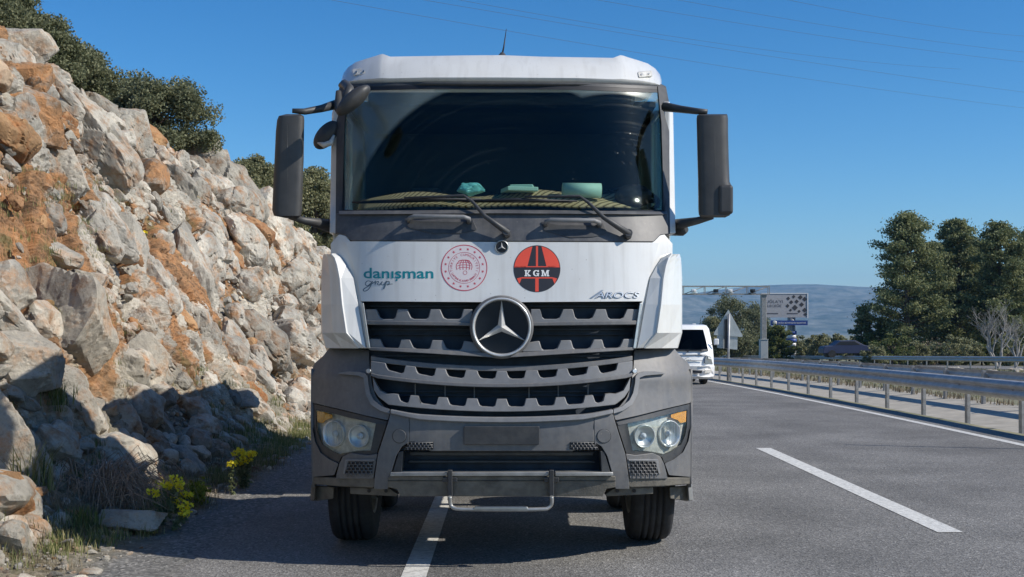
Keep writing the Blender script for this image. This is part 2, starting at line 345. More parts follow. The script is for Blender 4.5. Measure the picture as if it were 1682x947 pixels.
for k in range(-1, 14):
    y0 = 9.65+k*14.0
    tag(sheet_strip('lane_dash', 3.34, 3.54, .004, PAINT, y0=y0, y1=y0+7.0, kind=None), kind='structure')
# cracks/joints and litter lines in the median concrete
JNT = mat('joint_filler', (.07, .065, .055), .9, var=.3)
# loose weed line along the back of the median
# ------------------------------------------------------------ rock slope
def prof(X):   # height over X' = -x
    return np.interp(X, [2.1, 2.6, 2.85, 3.25, 3.7, 4.1, 4.5, 4.9, 5.4, 6.0, 6.45, 7.2, 9, 14, 30], [-.012, .0, .015, .07, .34, .85, 1.55, 2.35, 3.35, 4.35, 4.95, 5.3, 5.7, 7.0, 9])
def slope_scale(y): return np.interp(y, [0, 14, 17, 25, 34, 45, 60, 100], [1.12, 1.1, 1.03, 1.0, .98, .84, .74, .6])
sx_ = np.concatenate([np.linspace(2.1, 3.6, 110, endpoint=False), np.linspace(3.6, 6.6, 330, endpoint=False), np.geomspace(6.6, 15, 60)])
ylist = [5.5]
while ylist[-1] < 90: ylist.append(ylist[-1]+max(.017, .0019*ylist[-1]))
ylist = np.array(ylist)
A_, B_ = np.meshgrid(ylist, sx_, indexing='ij')
def slope_point(Y, X):
    z = prof(X)*slope_scale(Y)+drop(Y); e = .02
    dzdx = (prof(X+e)*slope_scale(Y)-prof(X-e)*slope_scale(Y))/(2*e)
    nx_ = dzdx/np.sqrt(1+dzdx**2); nz_ = 1/np.sqrt(1+dzdx**2)   # surface normal faces +x (road) and up
    return z, nx_, nz_
def slope_surface(Y, X, fine=True):
    z, nx_, nz_ = slope_point(Y, X)
    P = np.stack([-X, Y, z], 1)
    # meander of the foot line and large swells
    big = fbm(P*np.array([1, 1, 1]), 3.2, 3, 3)
    amp = np.interp(X, [2.7, 3.3, 3.9, 4.6, 6.4, 8], [0, .15, .6, 1, 1, .6])
    # bedding: rotate so blocks are long down the slope
    u = P[:, 1]*.86+P[:, 2]*.5; v = -P[:, 1]*.5+P[:, 2]*.86; t = P[:, 0]
    wob = np.stack([fbm(P, 1.3, 3, 5), fbm(P, 1.3, 3, 6), fbm(P, 1.3, 3, 7)], 1)*.22
    Q = np.stack([u*.8, v*1.0, t*.9], 1)+wob
    f1, g1, c1_ = facet(Q, 1.25, 21, 1.1)
    f2, g2, c2__ = facet(Q*np.array([.75, 1.3, 1]), .52, 22, 1.1)
    f3, g3, c3_ = facet(Q*np.array([.8, 1.35, 1])+wob*.3, .21, 23, 1.2)
    soil = np.clip((fbm(P*np.array([1, 1, .8]), 1.7, 4, 31)-.0)*2.6+np.clip(.22-g1*1.0, 0, .22)*3.2-.35, 0, 1)
    # earthy ledge seen at the upper left of the photograph, and the talus at the foot
    ledge = np.exp(-(((P[:, 1]-12.2)/1.6)**2+((X-4.75)/.45)**2)); soil = np.clip(soil+ledge*1.5, 0, 1)
    tal = np.interp(X, [2.7, 3.0, 3.9, 4.3], [1, 1, .6, 0]); grv = np.interp(X+fbm(P, .6, 3, 88)*.25, [2.55, 2.85], [1, 0])
    rocky = (1-.82*soil)
    d = big*.25*amp+amp*(f1*.24+f2*.07*rocky+f3*.025*rocky)
    d -= amp*np.exp(-g1/.05)*.10+amp*rocky*np.exp(-g2/.07)*.04
    if fine:
        f4, g4, _ = facet(P*np.array([1, 1, 1.3])+wob*.2, .085, 24, 1.3)
        f5, g5, _ = facet(P, .037, 25, 1.3)
        a4 = np.interp(X, [2.1, 2.3, 2.8, 3.3, 4], [0, .22, .4, .9, 1])
        d += a4*(f4*.018+f5*.012)-a4*np.exp(-g4/.1)*.008+a4*.03*fbm(P, .22, 4, 60)
        d += .012*a4*fbm(P, .05, 3, 9)
    P2 = P.copy(); P2[:, 0] += nx_*d; P2[:, 2] += nz_*d*np.where(X < 3.3, .6, 1)
    gut = np.clip(.35-g2, 0, .35)/.35
    soil_col = np.clip(soil*1.0+.55*np.clip(.14-g1, 0, .14)/.14+.35*gut*(fbm(P, .9, 3, 40) > .05)-.05, 0, 1)
    return P2, soil_col, tal, grv
P2, soilc, tal, cellr = slope_surface(A_.ravel(), B_.ravel())
m_, n_ = A_.shape
idx = np.arange(m_*n_).reshape(m_, n_)
Fq = np.stack([idx[:-1, :-1].ravel(), idx[1:, :-1].ravel(), idx[1:, 1:].ravel(), idx[:-1, 1:].ravel()], 1)[:, ::-1]
me = bigmesh('rock_slope', P2, Fq, False, {'soil': soilc, 'talus': tal, 'gravel': cellr})
def rockmat(name, attr=True, soilbias=0.0, brt=1.0, island=False):
    m = bpy.data.materials.new(name); m.use_nodes = True; N, L = nodes(m); b = N['Principled BSDF']; b.inputs['Roughness'].default_value = .88; b.inputs['Specular IOR Level'].default_value = .25
    tc = N.new('ShaderNodeTexCoord')
    def noise(s, d=6, r=.6, vec=None):
        n = N.new('ShaderNodeTexNoise'); n.inputs['Scale'].default_value = s; n.inputs['Detail'].default_value = d; n.inputs['Roughness'].default_value = r
        L.new(vec or tc.outputs['Object'], n.inputs['Vector']); return n.outputs[0]
    n1 = noise(1.6, 8); r1 = ramp(N, [(.3, (.27, .25, .21)), (.44, (.39, .365, .31)), (.56, (.52, .48, .40)), (.75, (.66, .60, .49))]); L.new(n1, r1.inputs[0])
    n2 = noise(14, 8, .75); r2 = ramp(N, [(.3, (.38, .38, .39)), (.45, (.85, .84, .83)), (.7, (1.12, 1.1, 1.06))]); L.new(n2, r2.inputs[0])
    mu = N.new('ShaderNodeMix'); mu.data_type = 'RGBA'; mu.blend_type = 'MULTIPLY'; mu.inputs[0].default_value = .8; L.new(r1.outputs[0], mu.inputs[6]); L.new(r2.outputs[0], mu.inputs[7])
    # iron-stained soil
    n3 = noise(5, 8, .7); r3 = ramp(N, [(.3, (.09, .06, .035)), (.42, (.22, .13, .07)), (.5, (.34, .19, .095)), (.62, (.46, .23, .10)), (.75, (.50, .34, .2))]); L.new(n3, r3.inputs[0])
    n4 = noise(3.3, 9, .72)
    mr = N.new('ShaderNodeMapRange'); mr.inputs[1].default_value = .42; mr.inputs[2].default_value = .6
    ad = N.new('ShaderNodeMath'); ad.operation = 'ADD'
    if attr:
        at = N.new('ShaderNodeAttribute'); at.attribute_name = 'soil'; sc = N.new('ShaderNodeMath'); sc.operation = 'MULTIPLY'; sc.inputs[1].default_value = .42; L.new(at.outputs['Fac'], sc.inputs[0])
        s2 = N.new('ShaderNodeMath'); s2.operation = 'ADD'; s2.inputs[1].default_value = -.12; L.new(sc.outputs[0], s2.inputs[0]); L.new(s2.outputs[0], ad.inputs[0])
    else: ad.inputs[0].default_value = soilbias
    L.new(n4, ad.inputs[1]); L.new(ad.outputs[0], mr.inputs[0])
    mx = N.new('ShaderNodeMix'); mx.data_type = 'RGBA'; L.new(mr.outputs[0], mx.inputs[0]); L.new(mu.outputs[2], mx.inputs[6]); L.new(r3.outputs[0], mx.inputs[7]); out = mx.outputs[2]
    if not attr and island:   # each block's random tone paints in shaded-face contrast, some are iron stained all over
        gi = N.new('ShaderNodeNewGeometry'); ri = ramp(N, [(0, (.5, .5, .5)), (.2, (.82, .83, .84)), (.5, (1.08, 1.09, 1.11)), (.92, (1.25, 1.26, 1.28)), (.965, (1.0, .66, .40)), (1, (.75, .46, .28))]); L.new(gi.outputs['Random Per Island'], ri.inputs[0])
        mi_ = N.new('ShaderNodeMix'); mi_.data_type = 'RGBA'; mi_.blend_type = 'MULTIPLY'; mi_.inputs[0].default_value = 1; L.new(out, mi_.inputs[6]); L.new(ri.outputs[0], mi_.inputs[7]); out = mi_.outputs[2]
    if attr:  # talus at the foot: brown-grey earth with moss
        t = N.new('ShaderNodeAttribute'); t.attribute_name = 'talus'; n5 = noise(7, 8, .7); r5 = ramp(N, [(.3, (.09, .085, .045)), (.45, (.17, .15, .09)), (.6, (.30, .26, .19)), (.72, (.45, .42, .36))]); L.new(n5, r5.inputs[0])
        m3 = N.new('ShaderNodeMix'); m3.data_type = 'RGBA'; q = N.new('ShaderNodeMath'); q.operation = 'MULTIPLY'; q.inputs[1].default_value = .85; L.new(t.outputs['Fac'], q.inputs[0])
        L.new(q.outputs[0], m3.inputs[0]); L.new(out, m3.inputs[6]); L.new(r5.outputs[0], m3.inputs[7]); out = m3.outputs[2]
        # thin dry weeds / moss in the earthy places
        n6 = noise(2.1, 7, .65); g6 = N.new('ShaderNodeMapRange'); g6.inputs[1].default_value = .56; g6.inputs[2].default_value = .66; g6.inputs[4].default_value = .75; L.new(n6, g6.inputs[0])
        ml = N.new('ShaderNodeMath'); ml.operation = 'MULTIPLY'; L.new(g6.outputs[0], ml.inputs[0]); L.new(mr.outputs[0], ml.inputs[1])
        m4 = N.new('ShaderNodeMix'); m4.data_type = 'RGBA'; L.new(ml.outputs[0], m4.inputs[0]); L.new(out, m4.inputs[6]); m4.inputs[7].default_value = (.15, .14, .06, 1); out = m4.outputs[2]
        v7 = N.new('ShaderNodeTexVoronoi'); v7.inputs['Scale'].default_value = 45; L.new(tc.outputs['Object'], v7.inputs['Vector']); r7 = ramp(N, [(0, (.11, .108, .10)), (.6, (.22, .215, .2)), (1, (.42, .40, .37))]); L.new(v7.outputs['Color'], r7.inputs[0])
        g7 = N.new('ShaderNodeAttribute'); g7.attribute_name = 'gravel'; m7 = N.new('ShaderNodeMix'); m7.data_type = 'RGBA'; L.new(g7.outputs['Fac'], m7.inputs[0]); L.new(out, m7.inputs[6]); L.new(r7.outputs[0], m7.inputs[7]); out = m7.outputs[2]
    L.new(out, b.inputs['Base Color'])
    bp = N.new('ShaderNodeBump'); bp.inputs['Strength'].default_value = .9; bp.inputs['Distance'].default_value = .03; L.new(noise(18, 10, .78), bp.inputs['Height']); L.new(bp.outputs[0], b.inputs['Normal'])
    return m
ROCK = rockmat('limestone_slope'); STONE = rockmat('limestone_boulder', False, -.09); STONEO = rockmat('stained_boulder', False, .08)
tag(link('rock_slope', me, ROCK), kind='structure')

# ------------------------------------------------------------ boulders
def ico(sub):
    bm = bmesh.new(); bmesh.ops.create_icosphere(bm, subdivisions=sub, radius=1); V = np.array([v.co[:] for v in bm.verts]); Fc = [[v.index for v in f.verts] for f in bm.faces]; bm.free(); return V, Fc
ICO = {}
def boulder_mesh(name, dims, seed, sub=5, planes=16, rough=1.0):
    if sub not in ICO: ICO[sub] = ico(sub)
    V, Fc = ICO[sub]; rng = np.random.RandomState(seed)
    n = rng.normal(size=(planes, 3)); n /= np.linalg.norm(n, axis=1)[:, None]; d = rng.uniform(.62, 1, planes)
    r = np.min(np.where(V@n.T > .05, d/np.maximum(V@n.T, .05), 9), 1); r = np.minimum(r, 1.25)
    P = V*r[:, None]*np.array(dims)/2
    s = min(dims)
    dd = fbm(P+seed, s*.5, 4, seed)*.05*s*rough
    f, gg, _ = facet(P+seed*3.1, s*.45, seed, .8); dd += f*.03*s*rough-np.exp(-gg/.05)*.015*s*rough
    if sub >= 5: f, gg, _ = facet(P+seed*1.1, .085, seed+1, 1.2); dd += f*.008*rough
    P = P+V*dd[:, None]
    return bigmesh(name, P, Fc, False)
def slope_at(X, Y):
    p, _, _, _ = slope_surface(np.array([float(Y)]), np.array([float(X)])); return p[0]
def onray(px, py):   # first hit of the viewing ray with the smooth slope: gives the place of a thing seen on it
    for Y in np.arange(7.4, 60, .02):
        X = -(px-VX)*Y/F; Z = CAMH-(py-VY)*Y/F
        if X > 2.6 and Z <= prof(X)*float(slope_scale(Y))+dz(Y)+.08: return X, Y, Z
    return X, Y, Z
def boulder(name, label, px, py, wpx, hpx, depth, seed, mt, rot=(0, 0, 0), sink=.0, planes=16, sub=5):
    X, Y, Z = onray(px, py); wd = wpx*Y/F; hg = hpx*Y/F
    me = boulder_mesh(name, (depth, wd*1.12, hg*1.12), seed, sub, planes); o = link(name, me, mt)
    # dims are given as (away from the slope, along it, up); turn the long side to face the camera side
    o.location = (-X-.0-sink, Y+.0, Z); o.rotation_euler = [R(a) for a in rot]
    tag(o, label, 'boulder')
    return o

# chunks of broken limestone that make up the face of the slope
def poly_proto(seed, sub, planes, dims, rough=1.0):
    # rounded-off polytope with chipped secondary faces
    if sub not in ICO: ICO[sub] = ico(sub)
    V, Fc = ICO[sub]; rng = np.random.RandomState(seed)
    n = rng.normal(size=(planes, 3)); n /= np.linalg.norm(n, axis=1)[:, None]; d = rng.uniform(.6, 1, planes)
    r = np.min(np.where(V@n.T > .05, d/np.maximum(V@n.T, .05), 9), 1); r = np.minimum(r, 1.2)
    n2 = rng.normal(size=(planes*3, 3)); n2 /= np.linalg.norm(n2, axis=1)[:, None]; d2 = rng.uniform(.84, 1.0, planes*3)
    r = np.minimum(r, np.min(np.where(V@n2.T > .05, d2/np.maximum(V@n2.T, .05), 9), 1)) if sub >= 4 else r
    P = V*r[:, None]*np.array(dims)/2
    if sub >= 4:
        f, gg, _ = facet(P+seed*3.1, .3, seed, 1.2); dd = f*.032-np.exp(-gg/.03)*.022+fbm(P+seed, .35, 4, seed)*.03
        if sub >= 5: f, gg, _ = facet(P+seed, .1, seed+5, 1.2); dd += f*.006+fbm(P, .08, 3, seed)*.008
        P = P+V*dd[:, None]*rough
    return P, np.array(Fc)
def lay_chunks():
    rng = np.random.RandomState(12)
    big = [poly_proto(300+i, 5, 11+i % 5, (.62, 1.25, .85)) for i in range(8)]
    med = [poly_proto(330+i, 4, 9+i % 5, (.7, 1.2, .85)) for i in range(12)]
    sml = [poly_proto(360+i, 3, 8+i % 4, (.75, 1.2, .8)) for i in range(14)]
    Vs, Fs, base = [], [], 0
    def place(Y, X, s, protos_, sink, jitter=.45):
        nonlocal base
        z, nxx, nzz = slope_point(np.array([Y]), np.array([X])); p = np.array([-X, Y, float(z[0])]); n = np.array([float(nxx[0]), 0, float(nzz[0])])
        # frame: thin axis = slope normal, long axis dips towards the far side (down to the right in the photo)
        t = np.array([0, 1, 0.]); b = np.cross(n, t); b /= np.linalg.norm(b); a = rng.normal(-.55, jitter); L_ = t*math.cos(a)+b*math.sin(a)*(-1 if b[2] > 0 else 1)*-1
        if L_[2] > 0 and rng.rand() < .75: L_[2] *= -1; L_[0] *= -1
        L_ -= n*(L_@n); L_ /= np.linalg.norm(L_); n2 = n+rng.normal(size=3)*.42; n2 -= L_*(n2@L_); n2 /= np.linalg.norm(n2); m = np.cross(n2, L_)
        P, Fc = protos_[rng.randint(len(protos_))]; sc = np.array([1, rng.uniform(.75, 1.35), rng.uniform(.75, 1.25)])*s
        Q = P*sc; W = Q[:, :1]*n2+Q[:, 1:2]*L_+Q[:, 2:3]*m+p-n*sink*s
        Vs.append(W); Fs.append(Fc+base); base += len(W)
    def weight(Y, X):   # keep the earthy ledge and the verge mostly free
        e = math.exp(-(((Y-12.0)/1.7)**2+((X-4.75)/.5)**2)); return (1-.9*e)
    for tier, (cnt, smin, smax, pr_, sink, xlo) in enumerate([(85, .45, 1.1, big, -.10, 3.9), (480, .2, .6, med, -.13, 3.55), (2300, .08, .24, sml, -.04, 3.3), (6000, .03, .085, sml, .0, 2.9)]):
        for i in range(cnt):
            Y = 7.2*(62/7.2)**rng.uniform(0, 1)**1.0; X = rng.uniform(xlo, 6.75) if tier < 3 else rng.uniform(xlo, 6.0)
            if tier >= 2 and rng.rand() < .3: X = rng.uniform(2.6, 4.0)
            if rng.rand() > weight(Y, X) or (tier == 0 and X < 4.0 and Y > 14): continue
            s = smin*(smax/smin)**(rng.rand()**1.4)*(1 if Y < 16 else min(1.9, Y/16)); 
            if X < 3.3: s *= .45
            if tier < 2 and X-s*.4 < 3.0: continue
            place(Y, X, s, pr_, sink)
    V = np.concatenate(Vs); Fq = np.concatenate(Fs); m = bigmesh('rock_face', V, Fq, False, {'soil': np.zeros(len(V)), 'talus': np.zeros(len(V))}); return m
tag(link('rock_face', lay_chunks(), rockmat('limestone_chunks', False, -.06, island=True)), kind='structure')
boulder('boulder', 'large grey limestone boulder with a shaded underside, biggest on the lower slope', 112, 545, 215, 170, 1.1, 101, STONE, (0, 0, 25), .05, 14)
boulder('boulder', 'rounded grey boulder at the left edge below the big overhanging one', 28, 600, 125, 105, .9, 102, STONE, (0, 0, 10), .0, 16)
boulder('boulder', 'white capped boulder crowning the top of the slope at the left edge', 28, 95, 110, 100, 1.0, 103, STONE, (0, 0, 15), .1, 16)
boulder('boulder', 'orange stained rock block under the white capped summit boulder', 25, 130, 70, 60, .8, 104, STONEO, (0, 0, 0), -.05, 12)
boulder('boulder', 'rust orange overhanging boulder high on the left of the slope', 52, 200, 95, 75, 1.0, 105, STONEO, (0, 20, 15), .0, 12)
boulder('rock_slab', 'long pale slab leaning down towards the right in the middle of the slope', 225, 425, 80, 130, .5, 106, STONE, (-28, 0, 20), .1, 10)
boulder('rock_slab', 'tall buttress of grey rock with a brown shaded foot nearest the truck mirror', 322, 462, 120, 180, .8, 107, STONE, (-12, 0, 15), .2, 12)
boulder('boulder', 'pale angular block in the sunlight above the truck shadow', 255, 620, 100, 110, .7, 108, STONE, (0, 0, 20), .15, 12)
boulder('boulder', 'grey angular block propped between the summit boulders and the crest', 120, 290, 85, 75, .7, 109, STONE, (0, 10, 30), .1, 12)
boulder('rock_slab', 'small white slab lying on the earthy ledge', 95, 420, 70, 40, .4, 110, STONE, (0, 20, 0), -.02, 10, 4)
boulder('boulder', 'blocky grey rock just left of the long leaning slab', 140, 470, 60, 60, .5, 111, STONE, (0, 0, 40), .0, 12, 4)
boulder('boulder', 'pale rock column at the far end of the slope beside the cab', 455, 470, 60, 120, .8, 112, STONE, (0, 0, 10), .2, 10)
boulder('boulder', 'flat white stone on the verge beside the yellow flowers', 205, 853, 110, 36, .5, 113, STONE, (0, 0, 70), -.05, 14, 4)
boulder('boulder', 'brown stained rock face beneath the crest in the middle distance', 250, 300, 70, 60, .7, 114, STONEO, (0, 0, 20), .1, 12, 4)
o = boulder('boulder', 'steep pale rock cropped by the left edge of the photo', -8, 740, 60, 210, .5, 115, STONE, (0, -8, 10), .0, 12)
# loose stones strewn over the slope and its foot
protos = [boulder_mesh('stone', (1, 1.25, .75), 200+i, 3, 11, 1.6) for i in range(8)]
rng = random.Random(4)
for i in range(70):
    Y = rng.uniform(8.2, 12.5) if i < 50 else rng.uniform(9, 30); X = rng.uniform(3.0, 4.3) if i % 2 else rng.uniform(3.3, 6.1)
    s = rng.choice([.1, .14, .2, .26, .34])*rng.uniform(.8, 1.3)*(1 if Y < 14 else 1.5)
    if X < 3.2: s *= .5
    p = slope_at(X, Y)
    o = link('loose_stone', protos[i % 8], None)
    if not o.data.materials: o.data.materials.append(STONE if i % 8 else STONEO)
    o.location = (p[0]+s*.1, p[1], p[2]+s*.12); o.scale = (s, s*rng.uniform(.8, 1.3), s*rng.uniform(.6, 1)); o.rotation_euler = (rng.uniform(-.6, .6), rng.uniform(-.6, .6), rng.uniform(0, 6))
    tag(o, 'loose pale limestone stone lying on the rocky slope', 'stone', 'loose stones scattered over the rock slope')

# ------------------------------------------------------------ vegetation
def leaf_quads(C, size, rng, stretch=1.6, up=0.0):
    n = len(C); a = rng.normal(size=(n, 3)); a[:, 2] += up; a /= np.linalg.norm(a, axis=1)[:, None]
    b = np.cross(a, rng.normal(size=(n, 3))); b /= np.linalg.norm(b, axis=1)[:, None]
    s = size*rng.uniform(.6, 1.3, n)[:, None]; a = a*s*stretch/2; b = b*s/2
    V = np.stack([C-a, C+b, C+a, C-b], 1).reshape(-1, 3); Fq = np.arange(4*n).reshape(-1, 4)
    return V, Fq
def limb_tree(trunk_h, spread, rng, n=9, r0=.14, base=(0, 0, 0)):
    mb = MB(); tips = []; b = Vector(base)
    top = b+Vector((rng.uniform(-.1, .1)*trunk_h, rng.uniform(-.1, .1)*trunk_h, trunk_h)); mid = (b+top)/2+Vector((rng.uniform(-.08, .08)*trunk_h, 0, 0))
    mb.tube([b-Vector((0, 0, .3)), mid, top], [r0*1.25, r0, r0*.55], 8)
    for k in range(n):
        t = rng.uniform(.35, 1); st = b.lerp(top, t); a = 2*math.pi*k/n+rng.uniform(-.4, .4); L_ = spread*rng.uniform(.55, 1)
        e = st+Vector((math.cos(a)*L_, math.sin(a)*L_, rng.uniform(.15, .7)*L_)); m1 = st.lerp(e, .5)+Vector((0, 0, .12*L_))
        mb.tube([st, m1, e], [r0*.45, r0*.28, r0*.08], 6); tips += [m1, e]
    return mb, tips
def bushy_tree(name, label, cat, loc, w_, h_, seed, lm, leaf=.075, nleaf=16000, group=None, trunk=.25, clumps=70, d_=None):
    root = empty(name, loc, label, cat, group); rng = random.Random(seed); nr = np.random.RandomState(seed); d_ = d_ or w_
    mb, tips = limb_tree(h_*.6, w_*.36, rng, 10, .05*h_**.8); mb.build('trunk', BARK, root)
    C = []
    for k in range(clumps):
        v = nr.normal(size=3); v /= np.linalg.norm(v); rr = nr.uniform(.35, 1)**.6
        c = np.array([v[0]*w_/2*rr, v[1]*d_/2*rr, h_*(trunk+(1-trunk)/2)+v[2]*h_*(1-trunk)/2*rr])
        if c[2] < h_*trunk: c[2] = h_*trunk+nr.uniform(0, .1)*h_
        taper = 1-.35*max(0, (c[2]/h_-.6)/.4); c[:2] *= taper
        cr = nr.uniform(.08, .2)*(w_+h_)/2; m = int(nleaf/clumps*nr.uniform(.5, 1.5))
        g = nr.normal(size=(m, 3)); g /= np.linalg.norm(g, axis=1)[:, None]; g *= (nr.uniform(0, 1, m)**.6)[:, None]*cr; g[:, 2] *= .75
        C.append(c+g)
    C = np.concatenate(C); V, Fq = leaf_quads(C, leaf, nr); link('crown', bigmesh('crown', V, Fq), lm, root)
    return root
def pine_tree(name, label, loc, w_, h_, seed, lm, leaf=.3, n=16000, group=None, round_=.5, bare=.12):
    root = empty(name, loc, label, 'tree', group); rng = random.Random(seed); nr = np.random.RandomState(seed)
    mb = MB(); mb.tube([(0, 0, -.5), (rng.uniform(-.2, .2), 0, h_*.5), (0, 0, h_*.97)], [h_*.022, h_*.015, h_*.003], 8)
    C = []; nb = int(h_*7)
    for k in range(nb):
        t = bare+(1-bare)*(k/nb)**.9; prof_ = min(1, (t-bare+.12)*4)*((1-t)**round_)
        L_ = w_/2*prof_*nr.uniform(.4, 1.28)+.1; a = k*2.4+nr.uniform(-.5, .5); z = h_*t; e = np.array([math.cos(a)*L_, math.sin(a)*L_, z+L_*.28])
        mb.tube([(0, 0, z), tuple(np.array([0, 0, z])*.5+e*.5-np.array([0, 0, .04*L_])), tuple(e)], [h_*.006, h_*.004, h_*.001], 4, False)
        m = int(n/nb*(.3+L_/(w_/2))); s = nr.uniform(.3, 1, m)**.8
        c = np.array([0, 0, z])+(e-np.array([0, 0, z]))*s[:, None]; c += nr.normal(size=(m, 3))*np.array([1, 1, .45])*(.026*w_+.08)*(.5+.8*s[:, None])
        C.append(c)
    mb.build('trunk', BARK, root); C = np.concatenate(C); V, Fq = leaf_quads(C, leaf, nr, 2.2); link('crown', bigmesh('crown', V, Fq), lm, root)
    return root
def at(px, Y, py=None): return ((px-VX)*Y/F, Y, (dz(Y) if py is None else CAMH-(py-VY)*Y/F))
# evergreen oaks behind the crest
for (px, py0, pyt, wpx, Y, sd, lab, mt) in [
    (-25, 150, -70, 150, 19, 1, 'dark evergreen oak cut off by the top left corner of the photo', OAK),
    (62, 170, 28, 150, 20, 2, 'evergreen oak behind the white capped summit boulder', OAK),
    (128, 180, 62, 110, 22, 3, 'low sloping evergreen oak right of the summit boulder', OAK),
    (262, 275, 122, 165, 27, 4, 'broad grey green oak standing alone above the middle of the crest', OAK),
    (205, 230, 135, 90, 27.5, 14, 'small oak merging with the left side of the broad one on the crest', OAK),
    (415, 345, 258, 95, 38, 5, 'olive green bush on the crest left of the driver side mirror', OAK2),
    (512, 420, 275, 95, 44, 6, 'sunlit olive green tree between the mirror and the cab', OAK2),
    (560, 430, 300, 80, 50, 7, 'olive green tree partly hidden by the cab corner', OAK2)]:
    b = at(px, Y, py0+25); h_ = (py0+25-pyt)*Y/F; w_ = wpx*Y/F
    bushy_tree('oak_tree' if mt is OAK else 'scrub_tree', lab, 'tree', b, w_*1.15, h_, sd, mt, leaf=.014+Y*.00095, nleaf=52000, trunk=.08, clumps=85)
# pines across the opposite road
PN = 'pines beyond the opposite carriageway'
for (px, pyt, wpx, Y, sd, lab, bare) in [
    (1492, 352, 150, 112, 21, 'tall dark pine at the left end of the pine stand, highest crown', .14),
    (1572, 362, 110, 118, 22, 'narrow pine second from the left in the stand', .15),
    (1640, 368, 130, 112, 23, 'broad pine behind the bare pale tree', .12),
    (1700, 372, 120, 118, 24, 'pine cropped by the right edge of the photo', .15),
    (1535, 400, 120, 124, 25, 'shaded pine filling the gap behind the two tallest pines', .1),
    (1605, 400, 110, 126, 26, 'shaded pine in the back row between the broad pine and its neighbour', .1)]:
    x, y, z = at(px, Y); h_ = (CAMH-(pyt-VY)*Y/F)-z; pine_tree('pine_tree', lab, (x, y, z), wpx*Y/F*1.15, h_, sd, PINE, .12, 52000, PN, .5, bare)
for (px, pyt, wpx, Y, sd, lab, mt) in [
    (1418, 503, 40, 116, 31, 'small dark pine standing clear of the stand on its left', PINE),
    (1453, 523, 44, 114, 32, 'bright young pine in front of the dark stand', PINE2),
    (1430, 548, 26, 113, 33, 'knee high young pine beside the small dark pine', PINE2),
    (1202, 484, 80, 150, 34, 'tall olive pine behind the arrow shaped sign', OAK),
    (1240, 500, 50, 155, 35, 'lower shoulder of trees right of the arrow sign, left of the gantry post', OAK),
    (1178, 515, 45, 148, 36, 'slender tree between the van and the arrow sign', OAK2),
    (1275, 536, 60, 122, 37, 'rounded young tree below the blue name board', PINE2)]:
    x, y, z = at(px, Y); h_ = (CAMH-(pyt-VY)*Y/F)-z
    if mt in (OAK, OAK2): bushy_tree('roadside_tree', lab, 'tree', (x, y, z), wpx*Y/F*1.1, h_, sd, mt, .13, 22000, None, .03)
    else: pine_tree('young_pine', lab, (x, y, z), wpx*Y/F*1.1, h_, sd, mt, .12, 20000, None, .6, .03)
# low scrub row below the mountain
for k, px in enumerate(range(1262, 1480, 16)):
    Y = 150+((k*37) % 23); x, y, z = at(px+((k*13) % 9), Y); h_ = (CAMH-((553-(k*7) % 9)-VY)*Y/F)-z
    bushy_tree('scrub_bush', 'low olive bush in the hazy row under the mountain', 'bush', (x, y, z), 2.4+((k*5) % 4)*.4, h_, 60+k, OAK2 if k % 3 else OAK, .17, 3500, 'low bushes under the mountain', .0, 30)
for k, (px, Y, h_, w_) in enumerate([(1500, 84, 1.3, 3), (1530, 82, 1.7, 2.6), (1560, 84, 1.4, 3.2), (1592, 86, 1.3, 2.4), (1648, 80, 1.2, 2.2), (1480, 88, 1.2, 2.4), (1676, 84, 1.3, 2.6)]):
    Y += 24; h_ *= 1.25; x, y, z = at(px, Y); root = empty('dry_shrub', (x, y, z), 'leafless brown shrub at the feet of the pines', 'shrub', 'dry shrubs at the feet of the pines')
    rng = random.Random(k); mb = MB()
    for j in range(70):
        a = rng.uniform(0, 6.28); r_ = rng.uniform(0, w_/2); e = Vector((math.cos(a)*r_, math.sin(a)*r_*.6, h_*rng.uniform(.5, 1))); s = Vector((e.x*.5, e.y*.5, 0))
        mb.tube([s, s.lerp(e, .5)+Vector((rng.uniform(-.1, .1), 0, .05)), e], [.02, .014, .006], 3, False)
    mb.build('stems', DRYL, root)
    nr = np.random.RandomState(k); C = nr.normal(size=(900, 3))*np.array([w_*.22, w_*.16, h_*.2])+np.array([0, 0, h_*.5]); V, Fq = leaf_quads(C, .1, nr); link('leaves', bigmesh('leaves', V, Fq), DRYL, root)
# bare pale tree
def bare_tree(name, label, loc, h_, seed, lean=0):
    root = empty(name, loc, label, 'tree'); rng = random.Random(seed); mb = MB()
    def grow(p, d, L_, r_, lv):
        e = p+d*L_; m = p.lerp(e, .5)+Vector((rng.uniform(-.06, .06), rng.uniform(-.06, .06), rng.uniform(-.03, .06)))*L_
        mb.tube([p, m, e], [r_, r_*.8, r_*.55], 5, False)
        if lv:
            for k in range(rng.choice([2, 3, 3])):
                nd = (d+Vector((rng.uniform(-.85, .85), rng.uniform(-.6, .6), rng.uniform(-.05, .6)))).normalized()
                grow(p.lerp(e, rng.uniform(.5, 1)), nd, L_*rng.uniform(.55, .85), r_*.55, lv-1)
    for k in range(3): grow(Vector((0, 0, 0)), Vector((rng.uniform(-.4, .4)+lean, 0, 1)).normalized(), h_*.32, h_*.02, 5)
    mb.build('branches', PALEW, root); return root
x, y, z = at(1640, 78); bare_tree('bare_tree', 'leafless pale tree with spreading branches in front of the pines', (x, y, z), 5.0, 3, -.2)
x, y, z = at(1668, 80); bare_tree('bare_tree', 'second leafless tree close to the right edge, slimmer and straighter', (x, y, z), 4.2, 8, .05)
